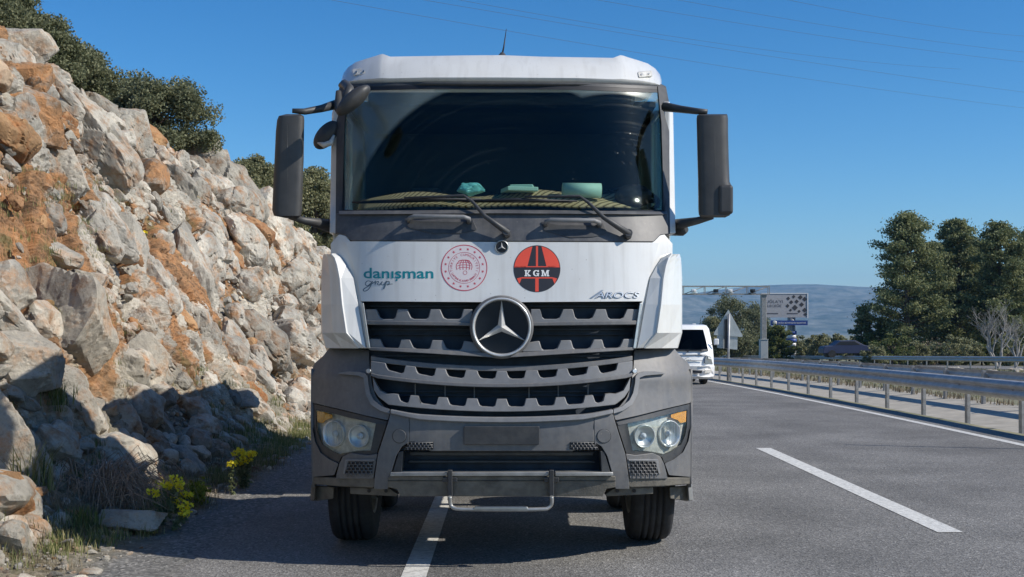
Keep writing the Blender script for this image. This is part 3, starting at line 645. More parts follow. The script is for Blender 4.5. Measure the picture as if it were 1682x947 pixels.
# scrub stones in the central reserve
for i in range(60):
    px = rng.uniform(1290, 1680); Y = rng.uniform(44, 78); x, y, z = at(px, Y)
    if x < 12 or x > 27: continue
    s = rng.uniform(.15, .55); o = link('field_stone', protos[i % 8], None); o.location = (x, y, z+s*.1); o.scale = (s, s*1.2, s*.7); o.rotation_euler = (0, 0, rng.uniform(0, 6))
    tag(o, 'pale stone among the weeds of the wide central reserve', 'stone', 'stones in the central reserve')
# weeds
def blades(name, pts, hgt, n_each, mt, spread, seed, wd=.008, kind='stuff', parent=None, bend=.5):
    nr = np.random.RandomState(seed); pts = np.repeat(np.asarray(pts, float), n_each, 0); n = len(pts)
    base = pts+np.stack([nr.normal(size=n)*spread, nr.normal(size=n)*spread, np.zeros(n)], 1)
    h = hgt*nr.uniform(.35, 1.1, n); a = nr.uniform(0, 6.28, n); lean = nr.uniform(.1, bend, n)*h
    dx = np.cos(a)*lean; dy = np.sin(a)*lean; wv = np.stack([-np.sin(a), np.cos(a), np.zeros(n)], 1)*wd*nr.uniform(.6, 1.4, n)[:, None]
    m1 = base+np.stack([dx*.35, dy*.35, h*.6], 1); tp = base+np.stack([dx, dy, h], 1)
    V = np.stack([base-wv, base+wv, m1+wv*.7, m1-wv*.7, tp+wv*.1, tp-wv*.1], 1).reshape(-1, 3); k = np.arange(n)*6
    Fq = np.concatenate([np.stack([k, k+1, k+2, k+3], 1), np.stack([k+3, k+2, k+4, k+5], 1)])
    o = link(name, bigmesh(name, V, Fq), mt, parent)
    if kind: tag(o, kind=kind)
    return o
rg = random.Random(11)
vp = []
for i in range(620):
    Y = rg.uniform(8, 20); X = rg.gauss(3.0, .2) if i % 3 else rg.uniform(3.3, 4.2)
    if X < 2.72: continue
    if fbm(np.array([[X, Y, 0.]]), 1.1, 2, 77)[0] < -.05: continue
    vp.append(slope_at(X, Y)-np.array([0, 0, .02]))
tag(blades('grass', vp, .11, 30, GRASS, .06, 1, .0035), 'short green and straw coloured grass along the foot of the rocks', 'grass')
vp = []
for i in range(160):
    px, py = rg.uniform(0, 200), rg.uniform(270, 420)
    if i > 90: px, py = rg.uniform(0, 480), rg.uniform(300, 640)
    X, Y, Z = onray(px, py); vp.append(slope_at(X, Y)-np.array([0, 0, .02]))
tag(blades('slope_grass', vp, .075, 26, GRASS, .07, 2, .003), 'thin grass growing in the earthy pockets of the slope', 'grass')
def tuft(label, px, py, h_, n, seed, mt=GRASS):
    X, Y, Z = onray(px, py); p = slope_at(X, Y); root = empty('grass_tuft', tuple(p), label, 'grass tuft'); blades('blades', [(0, 0, -.02)], h_, n, mt, .07, seed, .006, None, root, .6); return root
tuft('bright green grass tuft beside the pale rock at the left edge', 45, 790, .38, 260, 5); tuft('spiky green tuft growing under the big overhanging boulder', 78, 655, .22, 90, 6); tuft('low green clump in front of the dry twig bush', 135, 850, .2, 200, 7)
pts = []
for i in range(900):
    Y = rg.uniform(30, 80); X = rg.uniform(11, 27); pts.append((X, Y, dz(Y)-.03))
tag(blades('reserve_weeds', pts, .2, 9, WEED, .2, 8, .02), 'dry weeds across the wide central reserve', 'weeds', kind='stuff')
pts = [(10.75+rg.uniform(-.1, .15), rg.uniform(14, 60), -.0) for i in range(260)]; pts = [(a, b, dz(b)) for a, b, c in pts]
tag(blades('median_weeds', pts, .16, 8, DRYL, .08, 9, .012), 'dry weeds caught along the back of the concrete median', 'weeds')
vp = []
for i in range(520):
    Y = rg.uniform(8, 16); X = rg.uniform(2.62, 3.7)
    if fbm(np.array([[X, Y, 5.]]), .8, 2, 78)[0] < -.1: continue
    vp.append(slope_at(X, Y)-np.array([0, 0, .02]))
tag(blades('verge_weeds', vp, .10, 22, DRYL, .07, 21, .0025, bend=1.2), 'tangled dry weeds matted along the gravel verge', 'weeds')
for k, px in enumerate(range(1440, 1690, 24)):
    Y = 98+((k*29) % 9); x, y, z = at(px+((k*11) % 9), Y); bushy_tree('roadside_bush', 'low green bush in the belt below the pines', 'bush', (x, y, z), 2.6+((k*5) % 3)*.5, 1.5+((k*7) % 4)*.35, 160+k, PINE2 if k % 3 == 1 else OAK2, .11, 5000, 'low green bushes below the pines', .0, 34)
# dry arching twig bush
X, Y, Z = onray(165, 815); p = slope_at(X, Y); root = empty('dry_bush', tuple(p), 'dry brown bush of arching twigs on the verge left of the flowers', 'bush'); rng = random.Random(9); mb = MB()
for k in range(210):
    a = rng.gauss(0.1, 1.3); L_ = rng.uniform(.25, .7); s = Vector((rng.gauss(0, .13), rng.gauss(0, .16), -.05)); dx = math.cos(a)*L_; dy = math.sin(a)*L_*.7; hh = rng.uniform(.12, .48)
    q = [s, s+Vector((dx*.25, dy*.25, hh*.75)), s+Vector((dx*.6, dy*.6, hh)), s+Vector((dx*.9, dy*.9, hh*.62)), s+Vector((dx*1.05, dy*1.05, hh*.1+rng.uniform(-.05, .1)))]
    mb.tube(q, [.004, .0035, .003, .0025, .0015], 4, False)
mb.build('twigs', TWIG, root)
# yellow flowers
def flower(label, px, py, heads, h_, seed, group='yellow flowers on the verge', petals=.065):
    X, Y, Z = onray(px, py); p = slope_at(X, Y); root = empty('yellow_flower', tuple(p), label, 'flower', group); rng = random.Random(seed); nr = np.random.RandomState(seed); st = MB(); V = []
    Vl = []; 
    for k in range(heads):
        a = rng.uniform(0, 6.28); r_ = rng.uniform(.02, .12)*(heads > 1); e = Vector((math.cos(a)*r_, math.sin(a)*r_, h_*rng.uniform(.7, 1.05))); st.tube([Vector((0, 0, -.02)), e*.5+Vector((0, 0, .02)), e], [.006, .005, .003], 5, False)
        C = nr.normal(size=(46, 3)); C /= np.linalg.norm(C, axis=1)[:, None]; C *= petals*nr.uniform(.4, 1, 46)[:, None]; C[:, 2] *= .6; V.append(C+np.array(e))
        m = 60; t = nr.uniform(.05, .93, m)[:, None]; Vl.append(np.array(e)*t+nr.normal(size=(m, 3))*.016)
    st.build('stem', STEMG, root)
    a, f = leaf_quads(np.concatenate(Vl), .022, nr, 2); link('leaves', bigmesh('leaves', a, f), STEMG, root)
    a, f = leaf_quads(np.concatenate(V), .026, nr, 1.2); link('blossom', bigmesh('blossom', a, f), YEL, root)
flower('tall yellow flower with several heads nearest the dry twig bush', 268, 846, 4, .36, 1); flower('short yellow flower at the front of the left flower group', 283, 858, 2, .2, 2)
flower('yellow flower with paired heads at the right of the left flower group', 303, 846, 2, .27, 3); flower('wide yellow flower clump near the truck with many heads', 400, 826, 12, .36, 4, petals=.06)
flower('single yellow flower left of the wide clump', 381, 826, 1, .3, 5)
flower('tiny yellow flower high on the slope under the leaning rocks', 220, 375, 2, .1, 6, 'yellow flowers growing on the rock face', .04); flower('tiny yellow flower just right of its twin high on the slope', 243, 380, 1, .1, 7, 'yellow flowers growing on the rock face', .04)
flower('pale yellow flower in a crack beside the rock column', 440, 412, 3, .12, 8, 'yellow flowers growing on the rock face', .04)
X, Y, Z = onray(318, 815); p = slope_at(X, Y); root = empty('spurge', tuple(p), 'low lime green spurge cushion behind the left flower group', 'plant'); nr = np.random.RandomState(5)
C = nr.normal(size=(700, 3))*np.array([.06, .10, .035])+np.array([0, 0, .12]); V, Fq = leaf_quads(C, .028, nr); link('leaves', bigmesh('leaves', V, Fq), LIME, root)
# ------------------------------------------------------------ guard rails
def wbeam(x, y0, y1, ztop, side=-1, step=4, zf=dz):
    """W profile: real corrugated sheet"""
    pr = [(0, 0), (-.035, -.02), (-.08, -.06), (-.08, -.10), (-.02, -.145), (-.02, -.165), (-.08, -.21), (-.08, -.25), (-.035, -.29), (0, -.31)]
    ys = np.arange(y0, y1+.01, step); V = []; n = len(pr)
    for y in ys: V += [(x-side*a, y, zf(y)+ztop+b) for a, b in pr]
    Fc = [(i*n+k, i*n+k+1, (i+1)*n+k+1, (i+1)*n+k) for i in range(len(ys)-1) for k in range(n-1)]
    mb = MB(); mb.add(V, Fc, True); return mb
def guardrail(name, label, x, y0, y1, ztop, foot, spacing, side, group=None, every=None):
    root = empty(name, (x, y0, dz(y0)), label, 'guardrail', group)
    b = wbeam(x-.10 if side < 0 else x+.10, y0, y1, ztop, side).build('rail', GALV, root, True); sm = b.modifiers.new('thick', 'SOLIDIFY'); sm.thickness = .004
    y = y0+.8
    pm = MB()   # C-section post built about its foot
    pm.box((0, 0, (ztop-foot)/2-.02), (.006, .13, ztop-foot+.03)); pm.box((.028, -.062, (ztop-foot)/2-.02), (.05, .006, ztop-foot+.03)); pm.box((.028, .062, (ztop-foot)/2-.02), (.05, .006, ztop-foot+.03))
    pmesh = pm.mesh('post'); bm_ = MB(); bm_.box((0, 0, 0), (.1, .1, .12)); bm_.cyl((side*.05, 0, 0), (side*.09, 0, 0), .016, 8); bmesh_ = bm_.mesh('spacer'); n = 0
    while y < y1 and n < 95:
        z = dz(y)+foot; o = link('post', pmesh, None if pmesh.materials else GALVP, root); o.location = (0, y-y0, z-dz(y0)); 
        q = link('spacer', bmesh_, None if bmesh_.materials else GALVP, root); q.location = (side*.05, y-y0, dz(y)+ztop-.155-dz(y0))
        y += spacing; n += 1
    return root
guardrail('guardrail', 'near steel guardrail beside the lane, closest to the edge line', 8.42, 7.6, 200, .76, -.17, 2.4, -1)
guardrail('guardrail', 'second steel guardrail at the back of the concrete median', 10.55, 7.6, 200, .74, -.02, 2.4, 1)
guardrail('guardrail', 'far guardrail beside the opposite carriageway', 28.6, 20, 330, .76, 0, 4.0, -1)
# upright pole beyond the right edge whose thin shadow lies across the lane
root = empty('marker_pole', (8.75, 16.0, 0), 'slim steel pole beside the guardrail just outside the right edge, known by its thin shadow', 'pole')
mb = MB(); mb.tube([(0, 0, -.2), (0, 0, 3.25)], .03, 10); mb.build('pole', GALVP, root); mb = MB(); mb.box((0, 0, -.12), (.25, .25, .14)); mb.build('footing', CONC, root)
# ------------------------------------------------------------ gantry
Yg = 120.; gx = at(1254, Yg)[0]; gz = dz(Yg); ztop = CAMH-(470-VY)*Yg/F; zbot = CAMH-(483-VY)*Yg/F
root = empty('sign_gantry', (gx, Yg, gz), 'grey steel lattice gantry spanning the road with cameras hung on it', 'gantry')
mb = MB(); mb.box((gx, Yg, (gz+zbot)/2), (.5, .6, zbot-gz)); mb.build('post', GALVP, root, True, .04)
mb = MB(); mb.box((gx, Yg, gz+1.15), (.72, .85, 2.3)); mb.box((gx, Yg, gz+2.32), (.8, .95, .06)); mb.build('pedestal', mat('gantry_pedestal', (.4, .42, .42), .7), root, True, .04)
mb = MB(); mb.box((-3.2, Yg, (gz+zbot)/2), (.5, .6, zbot-gz)); mb.build('post', GALVP, root, True, .04)
mb = MB(); x0, x1 = -3.4, gx+.5
for yy in (-.35, .35):
    for zz in (ztop, zbot): mb.box(((x0+x1)/2, Yg+yy, zz), (x1-x0, .1, .11))
n = 14
for k in range(n+1):
    x = x0+(x1-x0)*k/n
    for yy in (-.35, .35):
        mb.box((x, Yg+yy, (ztop+zbot)/2), (.06, .06, ztop-zbot))
        if k < n: mb.tube([(x, Yg+yy, zbot), (x+(x1-x0)/n, Yg+yy, ztop)], .03, 4)
    mb.box((x, Yg, ztop), (.05, .7, .05)); mb.box((x, Yg, zbot), (.05, .7, .05))
mb.build('truss', GALVP, root, True)
for px in (1138, 1174, 1197, 1234):
    x = at(px, Yg)[0]; wht = px in (1138, 1197); q = MB(); q.box((x, Yg-.6, zbot+.32), (.42, .55, .3)); q.box((x, Yg-.6, zbot+.1), (.7, .25, .06)); q.cyl((x, Yg-.88, zbot+.32), (x, Yg-1, zbot+.32), .1, 10)
    q.build('camera_unit', WHITE2 if wht else BLACK, root, True, .03)
# billboard and name board on a striped pole
Yb = 130.; xb = at(1301, Yb)[0]; zb = dz(Yb); zz = lambda py, Y=Yb: CAMH-(py-VY)*Y/F
def text_mesh(s, italic=0, bold=0, space=1.0):
    cu = bpy.data.curves.new('txt', 'FONT'); cu.body = s; cu.align_x = 'LEFT'; cu.shear = italic; cu.offset = bold; cu.resolution_u = 3; cu.space_character = space
    o = bpy.data.objects.new('txt', cu); COL.objects.link(o); dg = bpy.context.evaluated_depsgraph_get(); dg.update(); me = bpy.data.meshes.new_from_object(o.evaluated_get(dg)); bpy.data.objects.remove(o); bpy.data.curves.remove(cu)
    V = np.array([v.co[:] for v in me.vertices]); Fc = [tuple(p.vertices) for p in me.polygons]; V -= V.min(0); return V, Fc
def flat_text(s, x0, x1, z0, z1, y, mt, parent, name='lettering', **kw):
    V, Fc = text_mesh(s, **kw); e = V.max(0); W = [(x0+v[0]/e[0]*(x1-x0), y, z0+v[1]/e[1]*(z1-z0)) for v in V]; mb = MB(); mb.add(W, Fc); o = link(name, mb.mesh(name), mt, parent, True); return o
root = empty('billboard', (xb, Yb, zb), 'pale grey advertising board with a dark mosaic of photos above the blue name board', 'billboard')
mb = MB(); X0, X1 = at(1250, Yb)[0], at(1325, Yb)[0]; mb.box(((X0+X1)/2, Yb, (zz(482)+zz(521))/2), (X1-X0, .35, zz(482)-zz(521))); mb.build('panel', mat('billboard_face', (.42, .42, .43), .6, var=.05), root, True)
mb = MB(); mb.box((X1+.06, Yb-.01, (zz(482)+zz(521))/2), (.12, .42, zz(481)-zz(522))); mb.box(((X0+X1)/2, Yb, zz(481.7)), (X1-X0, .42, .1)); mb.build('frame', WHITE2, root, True)
mb = MB(); mb.cyl((xb, Yb+.3, zb-.2), (xb, Yb+.3, zz(482)-.3), .42, 20); mb.build('pole', GALVP, root, True)
for a, b in ((543, 549), (556, 562), (569, 575)):
    q = MB(); q.cyl((xb, Yb+.3, zz(b)), (xb, Yb+.3, zz(a)), .55, 24); q.build('blue_band', mat('sign_blue', (.02, .06, .26), .5), root, True)
    q = MB(); q.cyl((xb, Yb+.3, zz(b+6)), (xb, Yb+.3, zz(b+.2)), .47, 24); q.build('white_band', WHITE2, root, True)
BT = mat('billboard_ink', (.1, .1, .12), .6); BM = mat('photo_tile_dark', (.05, .05, .055), .6); BG = mat('photo_tile_grey', (.16, .17, .16), .6)
flat_text("MU\u011eLA'YI", at(1252, Yb)[0], at(1285, Yb)[0], zz(497.5), zz(491), Yb-.19, BT, root); flat_text('GELECE\u011eE', at(1252, Yb)[0], at(1283, Yb)[0], zz(504), zz(498.5), Yb-.19, BT, root)
q = MB()
for k, (px, py, s) in enumerate([(1294, 490, 3.2), (1303, 487, 3), (1314, 488, 4), (1321, 491, 4.5), (1299, 496, 3.4), (1308, 495, 3.6), (1293, 502, 3.2), (1316, 500, 4), (1305, 505, 5), (1321, 509, 4), (1312, 511, 2.6), (1298, 509, 2.4), (1322, 516, 3)]):
    c = Vector((at(px, Yb)[0], Yb-.19, zz(py))); r_ = s*Yb/F; r_ = min(r_, X1-c.x) if X1-c.x > .1 else r_; q.add([c+Vector((r_, 0, 0)), c+Vector((0, 0, r_)), c-Vector((r_, 0, 0)), c-Vector((0, 0, r_))], [(0, 1, 2, 3)])
q.build('photo_mosaic', BM, root, True)
q = MB(); q.box(((at(1255, Yb)[0]+at(1275, Yb)[0])/2, Yb-.185, zz(514.5)), (1.6, .02, .09)); q.box((at(1301, Yb)[0], Yb-.185, zz(514.5)), (1.1, .02, .09)); q.build('caption_rule', BT, root, True)
root = empty('name_board', (xb, Yb, zz(534)), 'long blue board with white lettering and a crest, under the grey billboard', 'sign')
mb = MB(); X0, X1 = at(1265, Yb)[0], at(1325, Yb)[0]; mb.box(((X0+X1)/2, Yb-.3, (zz(526)+zz(534))/2), (X1-X0, .3, zz(526)-zz(534))); mb.build('panel', mat('sign_blue', (.02, .06, .26)), root, True)
flat_text('MU\u011eLA B\u00dcY\u00dcK\u015eEH\u0130R BELED\u0130YES\u0130', at(1277, Yb)[0], at(1322, Yb)[0], zz(531.6), zz(528.4), Yb-.47, WHITE2, root, bold=.01)
q = MB(); q.lathe((at(1271, Yb)[0], Yb-.47, zz(530)), (0, -1, 0), [(0.0, .02), (.22, .02), (.24, 0)], 20); q.build('crest', REFL, root, True)
# arrow-shaped sign seen from behind
Ys = 47.; root = empty('road_sign', at(1194, Ys), 'back of a grey sign shaped like a triangle over a square, on a steel post', 'road sign')
def plate(pts, y, th, mt, nm):
    mb = MB(); n = len(pts); a = [px2(p[0], p[1], Ys) for p in pts]; a = [Vector((v.x, y, v.z)) for v in a]; b = [v+Vector((0, th, 0)) for v in a]
    mb.add(a+b, [tuple(range(n)), tuple(range(2*n-1, n-1, -1))]+[(k, (k+1) % n, n+(k+1) % n, n+k) for k in range(n)]); return mb.build(nm, mt, root, True)
SGB = mat('sign_back', (.42, .45, .44), .5, .3, var=.1)
plate([(1196.5, 508), (1220, 551), (1219, 553), (1173, 550), (1172.5, 547)], Ys, .03, SGB, 'triangle_plate'); plate([(1178, 544), (1212, 544), (1211.5, 574), (1178.5, 571)], Ys+.04, .03, SGB, 'square_plate')
mb = MB(); a = px2(1192.5, 524, Ys); b = px2(1191.5, 572, Ys); mb.box(((a.x+b.x)/2, Ys-.04, (a.z+b.z)/2), (.1, .06, a.z-b.z)); mb.build('bracket', BLACK, root, True)
mb = MB(); mb.tube([(at(1195, Ys)[0], Ys-.06, dz(Ys)-.2), (at(1197, Ys)[0], Ys-.06, px2(0, 515, Ys).z)], .045, 10); mb.build('post', GALV, root, True)
# overhead cables
CAB = mat('cable', (.05, .05, .055), .6)
for k, ((ax, ay), (bx, by), lab) in enumerate([((720, 10), (1547, 146), 'lowest'), ((817, 0), (1682, 137), 'second lowest'), ((899, 6), (1400, 85), 'third'), ((1097, 0), (1682, 88), 'fourth'), ((1220, 0), (1682, 72), 'fifth'), ((1389, 0), (1682, 46), 'highest')]):
    Ya, Yb_ = 66+2*k, 96+2*k; a = px2(ax, ay, Ya); b = px2(bx, by, Yb_); d = b-a; pts = [a-d*.6+(d*2.2)*t/20 for t in range(21)]; pts = [p-Vector((0, 0, 2.4*(1-((t-10)/10)**2)*.35)) for t, p in enumerate(pts)]
    mb = MB(); mb.tube(pts, .008, 5, False); tag(mb.build('overhead_cable', CAB), '%s of the thin cables crossing the sky right of the truck' % lab, 'cable', 'overhead cables in the sky')
a = px2(332, 260, 60); b = px2(380, 292, 70); mb = MB(); d = b-a; mb.tube([a-d*3, a, b, b+d*3], .02, 5, False); tag(mb.build('overhead_cable', CAB), 'short stretch of cable between the two groups of crest trees', 'cable')
# ------------------------------------------------------------ mountain
nx_m, ny_m = 260, 60; xs = np.linspace(-1500, 7500, nx_m); ysm = np.linspace(4200, 8200, ny_m); XX, YY = np.meshgrid(xs, ysm, indexing='ij')
PT = np.stack([XX.ravel(), YY.ravel(), np.zeros(XX.size)], 1)
ridge_px = [(700, 500), (1000, 482), (1120, 484), (1180, 475), (1250, 468), (1290, 466.5), (1340, 466), (1400, 470), (1500, 475), (1700, 470), (2200, 500), (3200, 520)]
rx = np.array([(p[0]-VX)*6600/F for p in ridge_px]); rz = np.array([CAMH-(p[1]-VY)*6600/F for p in ridge_px])
H = np.interp(PT[:, 0], rx, rz)
t = (PT[:, 1]-4300)/2300.; pf = np.where(t < 1, np.clip(t, 0, 1)**.8, np.clip(1-(t-1)*.35, .3, 1))
rg_ = fbm(PT, 900, 5, 51); rd = 1-np.abs(fbm(PT, 500, 4, 52))*2
Z = -12+(H+12)*pf*(1+.0*rg_)+np.where(t < .97, (rg_*60+rd*50-20)*np.sin(np.clip(t, 0, 1)*math.pi), rg_*4)
idx = np.arange(nx_m*ny_m).reshape(nx_m, ny_m); Fq = np.stack([idx[:-1, :-1].ravel(), idx[1:, :-1].ravel(), idx[1:, 1:].ravel(), idx[:-1, 1:].ravel()], 1)
PT[:, 2] = Z; MNT = mat('mountain_scrub', (.04, .055, .03), .95, col2=(.14, .14, .10), vscale=.009, dirt=(.5, .47, .4), dirt_amt=.55, dirt_scale=.013)
tag(link('mountain', bigmesh('mountain', PT, Fq, True), MNT), kind='structure')
# far low wood that closes the plain in front of the mountain
def far_wood():
    nr = np.random.RandomState(77); C = []
    for k in range(520):
        if k < 200: x, y = nr.uniform(44, 230), nr.uniform(215, 300)
        elif k < 260: x, y = nr.uniform(-70, -12), nr.uniform(120, 260)
        else: x, y = nr.uniform(-140, 420), nr.uniform(530, 640)
        h = nr.uniform(2.6, 4.2)*(1.3 if y > 500 else 1); r_ = h*nr.uniform(.6, 1.0)*(2.2 if y > 500 else 1); m = 150
        g = nr.normal(size=(m, 3)); g /= np.linalg.norm(g, axis=1)[:, None]; g *= nr.uniform(.5, 1, m)[:, None]
        C.append(g*np.array([r_, r_, h*.5])+np.array([x, y, dz(y)+h*.45]))
    V, Fq = leaf_quads(np.concatenate(C), .55, nr, 1.5); return bigmesh('far_wood', V, Fq)
tag(link('far_wood', far_wood(), OAK2), 'distant low olive green wood in front of the mountain', 'wood', kind='stuff')
# ------------------------------------------------------------ the truck
CX = 824.0; TX = -.028
def Dy(py): return float(np.interp(py, [80, 92, 100, 115, 137, 345, 350, 395, 495, 575, 580, 640, 700, 780, 830], [9.3, 9.1, 8.93, 8.80, 8.70, 8.44, 8.40, 8.35, 8.27, 8.25, 8.23, 8.18, 8.12, 8.14, 8.2]))
def Cv(X, py):
    k = float(np.interp(py, [130, 340, 400, 570, 640], [.42, .38, .30, .32, .38])); t = abs(X-TX)/1.22
    return k*t**3.6
def T(px, py, off=0):
    Y = 8.4
    for _ in range(5): X = (px-VX)*Y/F; Y = Dy(py)+Cv(X, py)-off
    return Vector(((px-VX)*Y/F, Y, CAMH-(py-VY)*Y/F))
def mir(poly): return [(2*CX-x, y) for x, y in poly][::-1]
def fillet(poly, r, n=4):
    out = []; m = len(poly)
    for i in range(m):
        p0, p1, p2 = Vector(poly[i-1]), Vector(poly[i]), Vector(poly[(i+1) % m]); a = (p0-p1); b = (p2-p1); rr = min(r, a.length*.45, b.length*.45)
        if rr < .3: out.append(tuple(p1)); continue
        q0 = p1+a.normalized()*rr; q2 = p1+b.normalized()*rr
        for k in range(n+1): t = k/n; out.append(tuple(q0*(1-t)**2+p1*2*t*(1-t)+q2*t*t))
    return out
def patch(name, poly, off, th, mt, parent, bevel=.004, step=14, ystep=24, world=True, seg=2, offf=None):
    bm = bmesh.new(); vs = [bm.verts.new((x, y, 0)) for x, y in poly]; bm.faces.new(vs)
    xs = [p[0] for p in poly]; ys = [p[1] for p in poly]
    x = min(xs)+step
    while x < max(xs)-2: bmesh.ops.bisect_plane(bm, geom=bm.verts[:]+bm.edges[:]+bm.faces[:], plane_co=(x, 0, 0), plane_no=(1, 0, 0)); x += step
    y = min(ys)+ystep
    while y < max(ys)-2: bmesh.ops.bisect_plane(bm, geom=bm.verts[:]+bm.edges[:]+bm.faces[:], plane_co=(0, y, 0), plane_no=(0, 1, 0)); y += ystep
    bmesh.ops.remove_doubles(bm, verts=bm.verts, dist=.05)
    bm.verts.ensure_lookup_table(); bm.verts.index_update(); P = [tuple(v.co[:2]) for v in bm.verts]; Fc = [[v.index for v in f.verts] for f in bm.faces]
    bd = [(l.vert.index, l.link_loop_next.vert.index) for f in bm.faces for l in f.loops if l.edge.is_boundary]; bm.free()
    n = len(P); fo = [T(p[0], p[1], (offf(*p) if offf else off)) for p in P]; ba = [v+Vector((0, th, 0)) for v in fo]
    mb = MB(); mb.add(fo+ba, [tuple(f) for f in Fc]+[tuple(i+n for i in f[::-1]) for f in Fc]+[(a, b, b+n, a+n) for a, b in bd])
    o = mb.build(name, mt, parent, world)
    if bevel: add_bevel(o, bevel, seg)
    o.data.polygons.foreach_set('use_smooth', [True]*len(o.data.polygons))
    m = o.modifiers.new('wn', 'WEIGHTED_NORMAL'); m.keep_sharp = True
    bmx = bmesh.new(); bmx.from_mesh(o.data)
    for e in bmx.edges:
        if len(e.link_faces) == 2 and e.calc_face_angle(0) > R(40): e.smooth = False
    bmx.to_mesh(o.data); bmx.free()
    return o
def loft(name, rows, mt, parent, world=True, th=.02, bevel=0, smooth=False, sub=0, sharp=None):
    V = [v for r in rows for v in r]; n = len(rows[0]); Fc = [(i*n+k, i*n+k+1, (i+1)*n+k+1, (i+1)*n+k) for i in range(len(rows)-1) for k in range(n-1)]
    mb = MB(); mb.add(V, Fc, smooth); o = mb.build(name, mt, parent, world)
    if sharp:
        bmx = bmesh.new(); bmx.from_mesh(o.data)
        for e in bmx.edges:
            if len(e.link_faces) == 2 and e.calc_face_angle(0) > R(sharp): e.smooth = False
        bmx.to_mesh(o.data); bmx.free()
    if sub: s = o.modifiers.new('sub', 'SUBSURF'); s.levels = s.render_levels = sub
    if th: s = o.modifiers.new('thick', 'SOLIDIFY'); s.thickness = th; s.offset = 0
    if bevel: add_bevel(o, bevel)
    return o
def disc(name, cx, cy, r_, off, th, mt, parent, world=True, n=36, bevel=.003):
    return patch(name, [(cx+r_*math.cos(2*math.pi*k/n), cy+r_*math.sin(2*math.pi*k/n)) for k in range(n)], off, th, mt, parent, bevel, 200, 200, world)
def ptube(mb, pts, r_, n=8, off=None):
    q = []
    for p in pts: q.append(T(p[0], p[1], p[2]))
    mb.tube(q, r_, n)
TRK = empty('construction_truck', (TX, 9.3, 0), 'big white construction truck with grey grille and bumper, parked facing the camera on the shoulder', 'truck')
W1 = True
# --- cab shell
HW = 1.19
shell = MB()
def zpx(py, Y): return CAMH-(py-VY)*Y/F
YB = 10.5; zroof = 3.42
for s in (-1, 1):
    X = TX+s*HW
    shell.box((X, (9.0+YB)/2, 1.62), (.05, YB-9.0, 1.3)); shell.box((X, (9.75+YB)/2, 2.78), (.05, YB-9.75, 1.02)); shell.box((X, (9.2+YB)/2, 3.24), (.05, YB-9.2, .12)); shell.box((X, 9.03, 2.66), (.05, .1, 1.1))
shell.box((TX, YB, 2.2), (2*HW, .05, 2.35)); shell.box((TX, (9.0+YB)/2, 1.05), (2*HW-.06, YB-9.0, .06))
shell.build('cab_shell', WHITE, TRK, True, .012)
for s in (-1, 1):
    q = MB(); q.box((TX+s*(HW-.005), 9.42, 2.71), (.012, .68, .92)); q.build('side_window', GLASS2, TRK, True)
    q = MB(); q.box((TX+s*(HW+.03), 9.62, 1.75), (.03, .22, .035)); q.build('door_handle', DPLAST, TRK, True, .008)
    q = MB(); q.box((TX+s*(HW-.02), 9.75, .82), (.22, 1.5, .5)); q.box((TX+s*(HW-.02), 10.35, .72), (.25, .35, .3)); q.build('side_skirt', PLAST, TRK, True, .03)
# roof cap
top = [(563, 131), (566, 121), (573, 112), (585, 104), (600, 99), (617, 94), (624, 91.5), (629, 90.5), (641, 95), (700, 94), (760, 93)]
top += [(824, 92.5)]+[(2*CX-x, y+2) for x, y in top[::-1]]
rows = []
base = [(562+ (p[0]-563)*1.0, np.interp(p[0], [563, 600, 700, 950, 1050, 1085], [140, 137.5, 135, 135.5, 139, 143])) for p in top]
R0 = []; R1 = []; R2 = []; R3 = []; R4 = []
for (xt, yt), (xb_, yb_) in zip(top, base):
    c = abs(xt-CX)/261; Yb_ = 8.70+.40*c**3.6
    def P_(x, y, Y): return Vector(((x-VX)*Y/F, Y, CAMH-(y-VY)*Y/F))
    R0.append(P_(xb_, yb_, Yb_)); R1.append(P_(xb_*.85+xt*.15, yb_-.18*(yb_-yt), Yb_-.015)); R2.append(P_(xb_*.4+xt*.6, yb_-.62*(yb_-yt), Yb_+.07)); p3 = P_(xt, yt, Yb_+.24); R3.append(p3)
    R4.append(Vector((p3.x, YB, min(p3.z+.03, 3.5))))
loft('roof', [R0, R1, R2, R3, R4], WHITE, TRK, th=.02, smooth=True, sharp=24)
q = MB(); q.tube([v+Vector((0, -.012, -.012)) for v in R0[1:-1]], .014, 6); q.build('roof_seal', DPLAST, TRK, True)
for s in (0, 1):
    c = 591 if not s else 1060; yy = 117 if not s else 121
    o = patch('marker_light', fillet([(c-13, yy-4), (c+11, yy-6), (c+13, yy+3), (c-11, yy+6)], 3), .02, .05, REFL, TRK, .006, 40, 40)
    for k in (-6, 6): disc('lamp_stud', c+k, yy-(k*.1), 1.6, .026, .01, SATIN, o, n=10, bevel=0)
# aerial
a = T(825, 98, -.25); q = MB(); q.lathe((a.x, a.y, a.z-.02), (0, 0, 1), [(.058, 0), (.055, .02), (.035, .045), (.012, .075)], 20); ae = q.build('aerial', DPLAST, TRK, True)
q = MB(); q.tube([(a.x, a.y, a.z+.04), (a.x+.012, a.y, a.z+.1), (a.x+.03, a.y+.05, a.z+.24)], [.008, .006, .0025], 6); q.build('whip', BLACK, ae)
